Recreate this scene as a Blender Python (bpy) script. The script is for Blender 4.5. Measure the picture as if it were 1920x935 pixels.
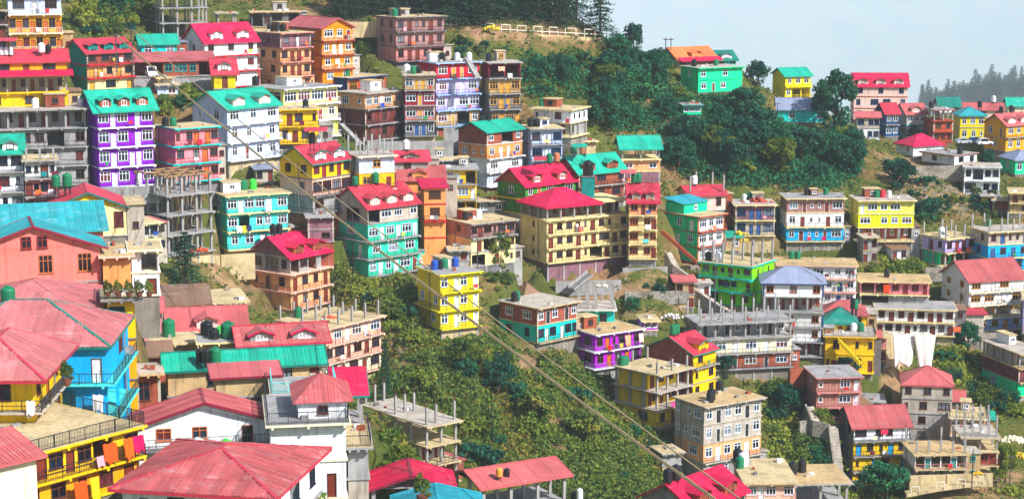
import bpy, math, random
import numpy as np
from mathutils import Vector, Matrix, noise as mnoise

for o in list(bpy.data.objects):
    bpy.data.objects.remove(o)
SC = bpy.context.scene
COL = SC.collection
R = math.radians
rnd = random.Random(7)

# ---------------------------------------------------------------- camera
FPX, CX, CY = 3600.0, 960.0, 467.5          # focal length and centre in photograph pixels
PITCH = math.atan((CY + 150) / FPX)
cam = bpy.data.cameras.new('camera')
cam.sensor_width = 36.0
cam.lens = 36.0 * FPX / 1920.0
cam.clip_start = 1.0
cam.clip_end = 60000.0
camo = bpy.data.objects.new('camera', cam)
camo.rotation_euler = (math.pi / 2 - PITCH, 0, 0)
COL.objects.link(camo)
SC.camera = camo
FW = Vector((0, math.cos(PITCH), -math.sin(PITCH)))
UP = Vector((0, math.sin(PITCH), math.cos(PITCH)))

def P(x, y, d):
    """world point seen at photograph pixel x, y at forward distance d metres"""
    return FW * d + Vector((1, 0, 0)) * ((x - CX) / FPX * d) + UP * ((CY - y) / FPX * d)

# ---------------------------------------------------------------- sky, sun, exposure
SUN_AZ, SUN_EL = 130.0, 40.0                # azimuth clockwise from +Y (the view), elevation
world = bpy.data.worlds.new('World')
SC.world = world
world.use_nodes = True
wn = world.node_tree.nodes
wl = world.node_tree.links
wn.clear()
sky = wn.new('ShaderNodeTexSky')
sky.sky_type = 'NISHITA'
sky.sun_disc = False
sky.sun_elevation = R(SUN_EL)
sky.sun_rotation = R(SUN_AZ)
sky.air_density = 1.0
sky.dust_density = 0.8
bg = wn.new('ShaderNodeBackground')
bg.inputs[1].default_value = 0.11
wo = wn.new('ShaderNodeOutputWorld')
wl.new(sky.outputs[0], bg.inputs[0])
wl.new(bg.outputs[0], wo.inputs[0])
sun = bpy.data.lights.new('sun', 'SUN')
sun.energy = 5.0
sun.angle = R(0.6)
sun.color = (1.0, 0.98, 0.955)
suno = bpy.data.objects.new('sun', sun)
az, el = R(SUN_AZ), R(SUN_EL)
tosun = Vector((math.sin(az) * math.cos(el), math.cos(az) * math.cos(el), math.sin(el)))
suno.rotation_euler = tosun.to_track_quat('Z', 'Y').to_euler()
suno.location = tosun * 500
COL.objects.link(suno)
SC.view_settings.view_transform = 'Standard'
SC.view_settings.look = 'None'
SC.view_settings.exposure = 0.55
SC.view_settings.gamma = 1.0
SC.cycles.max_bounces = 5
SC.cycles.diffuse_bounces = 3
SC.cycles.glossy_bounces = 2
SC.cycles.transmission_bounces = 2
SC.cycles.volume_bounces = 3
SC.cycles.use_adaptive_sampling = True
SC.cycles.adaptive_threshold = 0.02
SC.cycles.use_denoising = True
SC.cycles.caustics_reflective = False
SC.cycles.caustics_refractive = False

# ---------------------------------------------------------------- materials
def lin(h):
    h = h.lstrip('#')
    v = [int(h[i:i + 2], 16) / 255 for i in (0, 2, 4)]
    return tuple((c / 12.92 if c <= 0.04045 else ((c + 0.055) / 1.055) ** 2.4) for c in v)

HEX = dict(pur='8f1fc0', pnk='ee98a0', gold='f5ad22', yel='f6c840', lem='fce000', org='f6920c', pch='f2b48c',
           sal='ea8c82', wht='eff1f4', wbl='c9d6f0', lav='c8bcea', aqu='6fe0de', mnt='5cd4b0', tea='1ccac4', sky='22aee8',
           lim='90e418', lm2='dbe22a', lm3='e2e684', crm='f0deac', ivo='f2e8cc', con='a8a6a4', gre='c0b6aa', dcn='7e7b7c',
           brk='a4604e', bdk='7c4848', mau='96707a', bpk='b08a86', ros='d0908c', red='cc3c48', mar='8c3440', tan='c8ae88',
           nvy='30507e', grn='4f8a44', rus='b8604c', vio='b41ed0', mgr='52dca0', oli='e0d03c', or2='f2a472', pcr='f4c4b0',
           pbl='a8c4ee', stn='8f887e', ltn='cfbc98', dtl='2f8a84', wgr='dcdcd8', rbr='b48478', tmb='5c4238', pal='f0cfc4')
ROOF = dict(mag='d01048', red='c43448', pnk='c87474', tea='0ea88c', tdk='0c7c6c', sla='8890a8', ror='f08448', cya='249cac', cyd='2aa0a8',
            brn='8c6a50', crr='c05e5e', dt='1c6c66', nv='2c4468', mar='8c2038')

def nd(t, typ, **kw):
    n = t.nodes.new(typ)
    for k, v in kw.items():
        setattr(n, k, v)
    return n

def base_mat(name, rough=0.8, spec=0.3, metal=0.0):
    m = bpy.data.materials.new(name)
    m.use_nodes = True
    t = m.node_tree
    b = t.nodes['Principled BSDF']
    b.inputs['Roughness'].default_value = rough
    b.inputs['Specular IOR Level'].default_value = spec
    b.inputs['Metallic'].default_value = metal
    return m, t, b

def mixc(t, fac, a, b, kind='MIX'):
    n = nd(t, 'ShaderNodeMix', data_type='RGBA', blend_type=kind)
    for s, v in ((0, fac), (6, a), (7, b)):
        if hasattr(v, 'is_output'):
            t.links.new(v, n.inputs[s])
        elif s == 0:
            n.inputs[0].default_value = v
        else:
            n.inputs[s].default_value = (v[0], v[1], v[2], 1)
    return n.outputs[2]

def noise(t, vec, scale, detail=4, rough=0.6):
    n = nd(t, 'ShaderNodeTexNoise')
    n.inputs['Scale'].default_value = scale
    n.inputs['Detail'].default_value = detail
    n.inputs['Roughness'].default_value = rough
    if vec:
        t.links.new(vec, n.inputs['Vector'])
    return n.outputs[0]

def ramp(t, fac, lo, hi):
    n = nd(t, 'ShaderNodeMapRange', interpolation_type='SMOOTHSTEP')
    n.inputs[1].default_value = lo
    n.inputs[2].default_value = hi
    t.links.new(fac, n.inputs[0])
    return n.outputs[0]

def ocoord(t, scale=(1, 1, 1)):
    c = nd(t, 'ShaderNodeTexCoord')
    m = nd(t, 'ShaderNodeMapping')
    m.inputs['Scale'].default_value = scale
    t.links.new(c.outputs['Object'], m.inputs[0])
    return m.outputs[0]

def vivid(c, k=1.2):
    g = 0.3 * c[0] + 0.59 * c[1] + 0.11 * c[2]
    return tuple(min(0.9, max(0.004, g + (x - g) * k)) for x in c)
MATS = {}
def wall_mat(key):
    k = 'wall_' + key
    if k in MATS:
        return MATS[k]
    c = vivid(lin(HEX[key]))
    m, t, b = base_mat(k, 0.85, 0.06)
    raw = key in ('con', 'gre', 'dcn', 'stn', 'brk', 'bdk', 'mau', 'rus', 'bpk', 'ltn', 'tan')
    v = ocoord(t)
    n1 = ramp(t, noise(t, v, 0.35, 5), 0.38, 0.72)
    d = 0.62 if raw else 0.84
    col = mixc(t, n1, c, tuple(x * d for x in c))
    vs = ocoord(t, (2.2, 2.2, 0.22))
    n2 = ramp(t, noise(t, vs, 1.0, 4, 0.65), 0.48, 0.72)
    f = nd(t, 'ShaderNodeMath', operation='MULTIPLY')
    t.links.new(n2, f.inputs[0])
    f.inputs[1].default_value = 0.75 if raw else (0.3 if key in ('lem', 'lim', 'pur', 'vio') else 0.6)
    dirt = (c[0] * 0.34 + 0.03, c[1] * 0.33 + 0.025, c[2] * 0.32 + 0.02)
    col = mixc(t, f.outputs[0], col, dirt)
    n4 = ramp(t, noise(t, v, 0.75, 6, 0.7), 0.53, 0.66)
    f4 = nd(t, 'ShaderNodeMath', operation='MULTIPLY')
    t.links.new(n4, f4.inputs[0])
    f4.inputs[1].default_value = 0.34
    col = mixc(t, f4.outputs[0], col, tuple(x * 0.5 + 0.13 for x in c))
    n5 = ramp(t, noise(t, ocoord(t, (7, 7, 0.35)), 1.0, 3, 0.6), 0.62, 0.74)
    f5 = nd(t, 'ShaderNodeMath', operation='MULTIPLY')
    t.links.new(n5, f5.inputs[0])
    f5.inputs[1].default_value = 0.4
    col = mixc(t, f5.outputs[0], col, dirt)
    if key in ('brk', 'bdk', 'mau', 'rus'):
        br = nd(t, 'ShaderNodeTexBrick')
        br.inputs['Scale'].default_value = 3.2
        br.inputs['Color1'].default_value = (1, 1, 1, 1)
        br.inputs['Color2'].default_value = (0.7, 0.66, 0.66, 1)
        br.inputs['Mortar'].default_value = (0.85, 0.9, 0.95, 1)
        br.inputs['Mortar Size'].default_value = 0.03
        cx = nd(t, 'ShaderNodeTexCoord')
        mp = nd(t, 'ShaderNodeMapping')
        mp.inputs['Rotation'].default_value = (R(90), 0, 0)
        t.links.new(cx.outputs['Object'], mp.inputs[0])
        t.links.new(mp.outputs[0], br.inputs['Vector'])
        col = mixc(t, 0.7, col, br.outputs['Color'], 'MULTIPLY')
    if key == 'rbr':
        wv = nd(t, 'ShaderNodeTexWave')
        wv.inputs['Scale'].default_value = 0.55
        t.links.new(ocoord(t, (1, 1, 0)), wv.inputs['Vector'])
        col = mixc(t, wv.outputs['Fac'], col, tuple(x * 0.6 for x in c))
    t.links.new(col, b.inputs['Base Color'])
    bp = nd(t, 'ShaderNodeBump')
    bp.inputs['Strength'].default_value = 0.35
    bp.inputs['Distance'].default_value = 0.04
    t.links.new(noise(t, v, 6.0 if raw else 3.0, 4), bp.inputs['Height'])
    t.links.new(bp.outputs[0], b.inputs['Normal'])
    MATS[k] = m
    return m

def stone_mat():
    if 'stone' in MATS:
        return MATS['stone']
    m, t, b = base_mat('stone', 0.9, 0.2)
    v = ocoord(t)
    vo = nd(t, 'ShaderNodeTexVoronoi')
    vo.inputs['Scale'].default_value = 2.6
    t.links.new(v, vo.inputs['Vector'])
    vd = nd(t, 'ShaderNodeTexVoronoi', feature='DISTANCE_TO_EDGE')
    vd.inputs['Scale'].default_value = 2.6
    t.links.new(v, vd.inputs['Vector'])
    c = mixc(t, vo.outputs['Color'], lin('6e675f'), lin('aaa294'))
    e = ramp(t, vd.outputs[0], 0.0, 0.08)
    c = mixc(t, e, lin('b8b0a2'), c)
    c = mixc(t, ramp(t, noise(t, v, 0.3), 0.45, 0.7), c, lin('6a6256'))
    t.links.new(c, b.inputs['Base Color'])
    bp = nd(t, 'ShaderNodeBump')
    bp.inputs['Strength'].default_value = 0.6
    bp.inputs['Distance'].default_value = 0.08
    t.links.new(e, bp.inputs['Height'])
    t.links.new(bp.outputs[0], b.inputs['Normal'])
    MATS['stone'] = m
    return m

def roof_mat(key, faded=0.0):
    k = 'roof_%s_%d' % (key, int(faded * 100))
    if k in MATS:
        return MATS[k]
    c = lin(ROOF[key])
    m, t, b = base_mat(k, 0.5, 0.35)
    v = ocoord(t)
    n1 = ramp(t, noise(t, v, 0.25, 6, 0.7), 0.4, 0.75)
    col = mixc(t, n1, c, tuple(x * 0.72 for x in c))
    n2 = ramp(t, noise(t, ocoord(t, (0.7, 1.6, 1.0)), 0.8, 6, 0.75), 0.5, 0.78)
    f = nd(t, 'ShaderNodeMath', operation='MULTIPLY')
    t.links.new(n2, f.inputs[0])
    f.inputs[1].default_value = min(0.85, 0.22 + faded * 1.2)
    pale = tuple(min(1, x * 0.5 + 0.34) for x in c)
    col = mixc(t, f.outputs[0], col, pale)
    n3 = ramp(t, noise(t, ocoord(t, (3, 3, 3)), 0.9, 5, 0.7), 0.56, 0.78)
    f3 = nd(t, 'ShaderNodeMath', operation='MULTIPLY')
    t.links.new(n3, f3.inputs[0])
    f3.inputs[1].default_value = 0.5
    col = mixc(t, f3.outputs[0], col, lin('7a4034'))
    gi = nd(t, 'ShaderNodeNewGeometry')
    oi = nd(t, 'ShaderNodeObjectInfo')
    for src, lo_, hi_ in ((oi.outputs['Random'], 0.84, 1.12), (gi.outputs['Random Per Island'], 0.88, 1.08)):
        mr = nd(t, 'ShaderNodeMapRange')
        mr.inputs[3].default_value = lo_
        mr.inputs[4].default_value = hi_
        t.links.new(src, mr.inputs[0])
        hs_ = nd(t, 'ShaderNodeHueSaturation')
        t.links.new(mr.outputs[0], hs_.inputs['Value'])
        t.links.new(col, hs_.inputs['Color'])
        col = hs_.outputs[0]
    t.links.new(col, b.inputs['Base Color'])
    MATS[k] = m
    return m

def plain(name, hexc, rough=0.6, spec=0.4, metal=0.0, vary=0.25):
    if name in MATS:
        return MATS[name]
    c = lin(hexc)
    m, t, b = base_mat(name, rough, spec, metal)
    n = ramp(t, noise(t, ocoord(t), 1.7, 4), 0.35, 0.75)
    t.links.new(mixc(t, n, c, tuple(x * (1 - vary) for x in c)), b.inputs['Base Color'])
    MATS[name] = m
    return m

def slab_mat(key):
    return {'con': wall_mat('con'), 'crm': wall_mat('ltn')}.get(key) or wall_mat(key)

FRAME = dict(w='eef2f8', b='5e3222', k='26282c', y='e0a030', o='c46a34', t='2f9c94', n='2f4a78', g='9a9690', r='8c2c2c')
def frame_mat(k):
    return plain('frame_' + k, FRAME[k], 0.55)
DOOR = dict(b='7c2f1e', o='c8641e', w='e8ecf2', n='2e5c9c', y='dca030', k='2c2826', g='7a756c', t='2c9088', r='94282c', c='22a0d8')
def door_mat(k):
    return plain('door_' + k, DOOR[k], 0.5)
GLASS = ['101824', '18283c', '24364a', '2c3040', '3a4a5c', '523c34', '7c8894', '6c2c34']
GW = [5, 5, 4, 3, 2.5, 2, 2.2, 1.3]
def glass_mat(i):
    return plain('glass_%d' % i, GLASS[i], 0.12, 0.6, 0.0, 0.5)

# ---------------------------------------------------------------- mesh helpers
class MB:
    def __init__(s):
        s.v, s.f, s.m = [], [], []
    def box(s, x0, x1, y0, y1, z0, z1, mi=0):
        if x0 > x1: x0, x1 = x1, x0
        if y0 > y1: y0, y1 = y1, y0
        if z0 > z1: z0, z1 = z1, z0
        n = len(s.v)
        s.v += [(x0, y0, z0), (x1, y0, z0), (x1, y1, z0), (x0, y1, z0), (x0, y0, z1), (x1, y0, z1), (x1, y1, z1), (x0, y1, z1)]
        s.f += [(n, n + 3, n + 2, n + 1), (n + 4, n + 5, n + 6, n + 7), (n, n + 1, n + 5, n + 4), (n + 1, n + 2, n + 6, n + 5), (n + 2, n + 3, n + 7, n + 6), (n + 3, n, n + 4, n + 7)]
        s.m += [mi] * 6
    def bar(s, a, b, w, h=None, mi=0):
        a, b = Vector(a), Vector(b)
        h = h or w
        t = (b - a)
        if t.length < 1e-5:
            return
        t.normalize()
        u = Vector((0, 0, 1)) if abs(t.z) < 0.95 else Vector((0, 1, 0))
        x = t.cross(u).normalized() * (w / 2)
        y = x.cross(t).normalized() * (h / 2)
        n = len(s.v)
        for p in (a, b):
            s.v += [tuple(p - x - y), tuple(p + x - y), tuple(p + x + y), tuple(p - x + y)]
        s.f += [(n, n + 1, n + 2, n + 3), (n + 7, n + 6, n + 5, n + 4)]
        s.f += [(n + i, n + 4 + i, n + 4 + (i + 1) % 4, n + (i + 1) % 4) for i in range(4)]
        s.m += [mi] * 6
    def prism(s, poly, vec, mi=0):
        """extrude a planar polygon (3D points) by vec"""
        n, k = len(s.v), len(poly)
        vec = Vector(vec)
        s.v += [tuple(p) for p in poly] + [tuple(Vector(p) + vec) for p in poly]
        s.f += [tuple(n + i for i in range(k))[::-1], tuple(n + k + i for i in range(k))]
        s.f += [(n + i, n + (i + 1) % k, n + k + (i + 1) % k, n + k + i) for i in range(k)]
        s.m += [mi] * (k + 2)
    def lathe(s, prof, c=(0, 0, 0), seg=14, mi=0):
        n = len(s.v)
        for r, z in prof:
            for i in range(seg):
                a = 2 * math.pi * i / seg
                s.v.append((c[0] + r * math.cos(a), c[1] + r * math.sin(a), c[2] + z))
        for j in range(len(prof) - 1):
            for i in range(seg):
                a, b = n + j * seg + i, n + j * seg + (i + 1) % seg
                s.f.append((a, b, b + seg, a + seg))
                s.m.append(mi)
        s.f.append(tuple(n + i for i in range(seg))[::-1])
        s.f.append(tuple(n + (len(prof) - 1) * seg + i for i in range(seg)))
        s.m += [mi, mi]
    def mesh(s, name, mats):
        me = bpy.data.meshes.new(name)
        me.from_pydata(s.v, [], s.f)
        for m in (mats if isinstance(mats, (list, tuple)) else [mats]):
            me.materials.append(m)
        if any(s.m):
            me.polygons.foreach_set('material_index', s.m)
        me.update()
        return me
    def build(s, name, mats, parent=None):
        if not s.f:
            return None
        return link(name, s.mesh(name, mats), parent)

def link(name, data, parent=None, loc=None, rz=None):
    o = bpy.data.objects.new(name, data)
    COL.objects.link(o)
    if parent is not None:
        o.parent = parent
    if loc is not None:
        o.location = loc
    if rz:
        o.rotation_euler = (0, 0, rz)
    return o

def tag(o, label, cat, group=None, kind=None):
    o['label'] = label
    if cat:
        o['category'] = cat
    if group:
        o['group'] = group
    if kind:
        o['kind'] = kind
    return o

# ---------------------------------------------------------------- windows and doors (shared meshes)
CACHE = {}
def q(v):
    return round(v * 10) / 10 or 0.1

def window_mesh(w, h, style, fr):
    key = ('win', w, h, style, fr)
    if key not in CACHE:
        m = MB()
        t, ya, yb = 0.09, -0.035, 0.11
        m.box(-w / 2, -w / 2 + t, ya, yb, 0, h)
        m.box(w / 2 - t, w / 2, ya, yb, 0, h)
        m.box(-w / 2 + t, w / 2 - t, ya, yb, 0, t)
        m.box(-w / 2 + t, w / 2 - t, ya, yb, h - t, h)
        nl = {'W': 3, 'w': 2, 'n': 1, 'G': 4, 'P': 2, 'A': 3}.get(style, 2)
        zt = h * 0.68
        for i in range(1, nl):
            x = -w / 2 + w * i / nl
            m.box(x - 0.045, x + 0.045, ya + 0.012, yb, t, h - t)
        if h > 0.9 and style not in 'P':
            for i in range(nl):
                a = -w / 2 + w * i / nl + (0.046 if i else t + 0.001)
                b = -w / 2 + w * (i + 1) / nl - (0.046 if i < nl - 1 else t + 0.001)
                m.box(a, b, ya + 0.024, yb, zt - 0.035, zt + 0.035)
        if style == 'A':
            m.bar((-w / 2 - 0.15, -0.12, h + 0.05), (0, -0.12, h + 0.32), 0.1, 0.07)
            m.bar((0, -0.12, h + 0.32), (w / 2 + 0.15, -0.12, h + 0.05), 0.1, 0.07)
        m.box(-w / 2 - 0.08, w / 2 + 0.08, -0.1, 0.02, -0.07, -0.004)
        CACHE[key] = m.mesh('window', frame_mat(fr))
    return CACHE[key]

def pane_mesh(w, h, gi):
    key = ('pane', w, h, gi)
    if key not in CACHE:
        m = MB()
        m.box(-w / 2 + 0.04, w / 2 - 0.04, 0.07, 0.1, 0.04, h - 0.04)
        CACHE[key] = m.mesh('pane', glass_mat(gi))
    return CACHE[key]

def full_window_mesh(w, h, style, fr, gi):
    """frame and glass in one mesh, for windows that are sub-parts themselves"""
    key = ('fwin', w, h, style, fr, gi)
    if key not in CACHE:
        a = window_mesh(w, h, style, fr)
        b = pane_mesh(w, h, gi)
        vs = [tuple(v.co) for v in a.vertices]
        fs = [tuple(p.vertices) for p in a.polygons]
        n, k = len(vs), len(fs)
        vs += [tuple(v.co) for v in b.vertices]
        fs += [tuple(n + i for i in p.vertices) for p in b.polygons]
        me = bpy.data.meshes.new('window')
        me.from_pydata(vs, [], fs)
        me.materials.append(frame_mat(fr))
        me.materials.append(glass_mat(gi))
        me.polygons.foreach_set('material_index', [0] * k + [1] * (len(fs) - k))
        me.update()
        CACHE[key] = me
    return CACHE[key]

def door_mesh(w, h, dr, fr):
    key = ('door', w, h, dr, fr)
    if key not in CACHE:
        m = MB()
        t = 0.07
        m.box(-w / 2, -w / 2 + t, -0.03, 0.12, 0, h)
        m.box(w / 2 - t, w / 2, -0.03, 0.12, 0, h)
        m.box(-w / 2 + t, w / 2 - t, -0.03, 0.12, h - t, h)
        m.box(-w / 2 + t, w / 2 - t, 0.06, 0.1, 0, h - t, 1)
        pw = w / 2 - t - 0.1
        for z0, z1 in ((0.12, h * 0.42), (h * 0.48, h - 0.2)):
            m.box(-pw, pw, 0.045, 0.059, z0, z1, 1)
        m.box(w / 2 - t - 0.12, w / 2 - t - 0.07, 0.0, 0.055, h * 0.45, h * 0.45 + 0.1, 0)
        CACHE[key] = m.mesh('door', [frame_mat(fr), door_mat(dr)])
    return CACHE[key]

def pick(ws):
    x = rnd.random() * sum(ws)
    for i, w in enumerate(ws):
        x -= w
        if x <= 0:
            return i
    return 0

TOK = {'W': (1.95, 1.5), 'w': (1.3, 1.1), 'n': (0.62, 0.8), 'P': (1.3, 1.2), 'A': (1.5, 1.4), 'G': (2.6, 1.0), 'D': (0.95, 0.9), 'd': (0.9, 0.85), 'O': (2.6, 1.6), '.': (0, 0.7), '-': (0, 0.7)}
TH = 0.2

class Face:
    """maps a facade's own (s, n, z) to the building's local axes"""
    def __init__(s, kind, W, D, inset=0.0):
        s.k, s.W, s.D, s.i = kind, W, D, inset
        s.L = W if kind in 'FB' else D
        s.rz = {'F': 0, 'L': -math.pi / 2, 'R': math.pi / 2, 'B': math.pi}[kind]
    def p(s, a, n, z):
        n += s.i
        return {'F': (a, n, z), 'L': (n, s.D - a, z), 'R': (s.W - n, a, z), 'B': (s.W - a, s.D - n, z)}[s.k]
    def box(s, m, a0, a1, n0, n1, z0, z1):
        p, r = s.p(a0, n0, z0), s.p(a1, n1, z1)
        m.box(p[0], r[0], p[1], r[1], z0, z1)

def facade(mb, face, z0, h, pat, st, root, a0=None, a1=None):
    """walls with real openings; windows and doors set into them"""
    e = TH if face.k in 'LR' else 0.0
    a0 = e if a0 is None else a0
    a1 = face.L - e if a1 is None else a1
    toks = [(c, TOK[c]) for c in pat]
    tw = sum(t[1][1] for t in toks) or 1
    x = a0
    cur = a0
    for c, (w, wt) in toks:
        cell = (a1 - a0) * wt / tw
        if w > 0:
            ww = q(min(w * rnd.choice((0.88, 1.0, 1.0, 1.1)), cell * 0.86) if c not in 'GO' else cell * 0.9)
            if ww >= cell:
                ww = cell * 0.95
            mid = x + cell / 2
            if c in 'Dd':
                b0, b1 = 0.0, min(2.1, h * 0.76)
            elif c == 'O':
                b0, b1 = 0.0, h * 0.86
            elif c == 'G':
                b0, b1 = h * 0.22, h * 0.86
            elif c == 'n':
                b0, b1 = h * 0.34, h * 0.74
            else:
                b0, b1 = h * 0.29, h * 0.81
            b0, b1 = q(b0) if b0 else 0.0, q(b1)
            if b1 > h - 0.05:
                b1 = h - 0.1
            face.box(mb, cur, mid - ww / 2, 0, TH, z0, z0 + h)
            if b0 > 0:
                face.box(mb, mid - ww / 2, mid + ww / 2, 0, TH, z0, z0 + b0)
            face.box(mb, mid - ww / 2, mid + ww / 2, 0, TH, z0 + b1, z0 + h)
            cur = mid + ww / 2
            loc = face.p(mid, 0, z0 + b0)
            hh = b1 - b0
            if c in 'Dd':
                dk = st['dr'] if c == 'D' else st['dr2']
                link('door', door_mesh(round(ww, 2), round(hh, 2), dk, st['fr']), root, loc, face.rz)
            elif c != 'O':
                wo_ = link('window', window_mesh(round(ww, 2), round(hh, 2), c, st['fr']), root, loc, face.rz)
                gi = 7 if c == 'P' else pick(GW)
                if rnd.random() < 0.06 and c != 'G':
                    x += cell
                    continue
                link('pane', pane_mesh(round(ww, 2), round(hh, 2), gi), wo_)
        x += cell
    face.box(mb, cur, a1, 0, TH, z0, z0 + h)

def rail_geo(mb, pts, h=0.95, step=0.22, fancy=False):
    for a, b in zip(pts, pts[1:]):
        a, b = Vector(a), Vector(b)
        L = (b - a).length
        if L < 0.1:
            continue
        up = Vector((0, 0, 1))
        mb.bar(a + up * h, b + up * h, 0.055)
        mb.bar(a + up * 0.12, b + up * 0.12, 0.04)
        n = max(1, round(L / 1.5))
        for i in range(n + 1):
            p = a.lerp(b, i / n)
            mb.bar(p + up * 0.003, p + up * (h + 0.04), 0.055)
        n = max(1, round(L / step))
        for i in range(1, n):
            p = a.lerp(b, i / n)
            mb.bar(p + up * 0.12, p + up * h, 0.024)
        if fancy:
            mb.bar(a + up * h * 0.55, b + up * h * 0.55, 0.05)

# ---------------------------------------------------------------- roofs
def clip(poly, f, lo, hi):
    for sgn, lim in ((1, lo), (-1, -hi)):
        out = []
        for i in range(len(poly)):
            a, b = poly[i], poly[(i + 1) % len(poly)]
            fa, fb = sgn * f(a) - lim, sgn * f(b) - lim
            if fa >= 0:
                out.append(a)
            if (fa >= 0) != (fb >= 0):
                out.append(a.lerp(b, fa / (fa - fb)))
        poly = out
        if len(poly) < 3:
            return []
    return poly

def slope(poly, mat, root, near=False, ws=1.0, name='roof_sheet', shared=None):
    """one roof slope as overlapping sheets laid side by side; poly starts with the eave edge"""
    poly = [Vector(p) for p in poly]
    e = (poly[1] - poly[0])
    L = e.length
    e.normalize()
    n = e.cross(poly[2] - poly[1]).normalized()
    if n.z < 0:
        n = -n
    up = n.cross(e)
    if up.z < 0:
        up = -up
    f = lambda p: (p - poly[0]).dot(e)
    g = lambda p: (p - poly[0]).dot(up)
    lo = min(f(p) for p in poly)
    hi = max(f(p) for p in poly)
    k = max(1, round((hi - lo) / ws))
    gh = max(g(p) for p in poly)
    rows = max(1, round(gh / 2.6)) if near else 1
    m = shared if shared is not None else MB()
    for i in range(k):
        for r in range(rows):
            s = clip(poly, f, lo + (hi - lo) * i / k - 0.04 * (i > 0), lo + (hi - lo) * (i + 1) / k)
            if rows > 1 and s:
                s = clip(s, g, gh * r / rows - (0.12 if r else 0.01), gh * (r + 1) / rows + 0.001)
            if len(s) < 3:
                continue
            off = n * (0.03 * (i % 2) + 0.02 * (r % 2) + (rnd.uniform(0, 0.015) if near else 0))
            if near:
                m2 = MB()
                nc = max(1, round((hi - lo) / k / 0.16))
                for j in range(nc):
                    a = lo + (hi - lo) * i / k + (hi - lo) / k * j / nc
                    sj = clip(s, f, a, a + (hi - lo) / k / nc)
                    if len(sj) >= 3:
                        m2.prism([p + off + n * (0.045 * (j % 2)) for p in sj], n * 0.03)
                if m2.f:
                    m2.build(name, mat, root)
            else:
                m.prism([p + off for p in s], n * 0.045)
    return m

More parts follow.
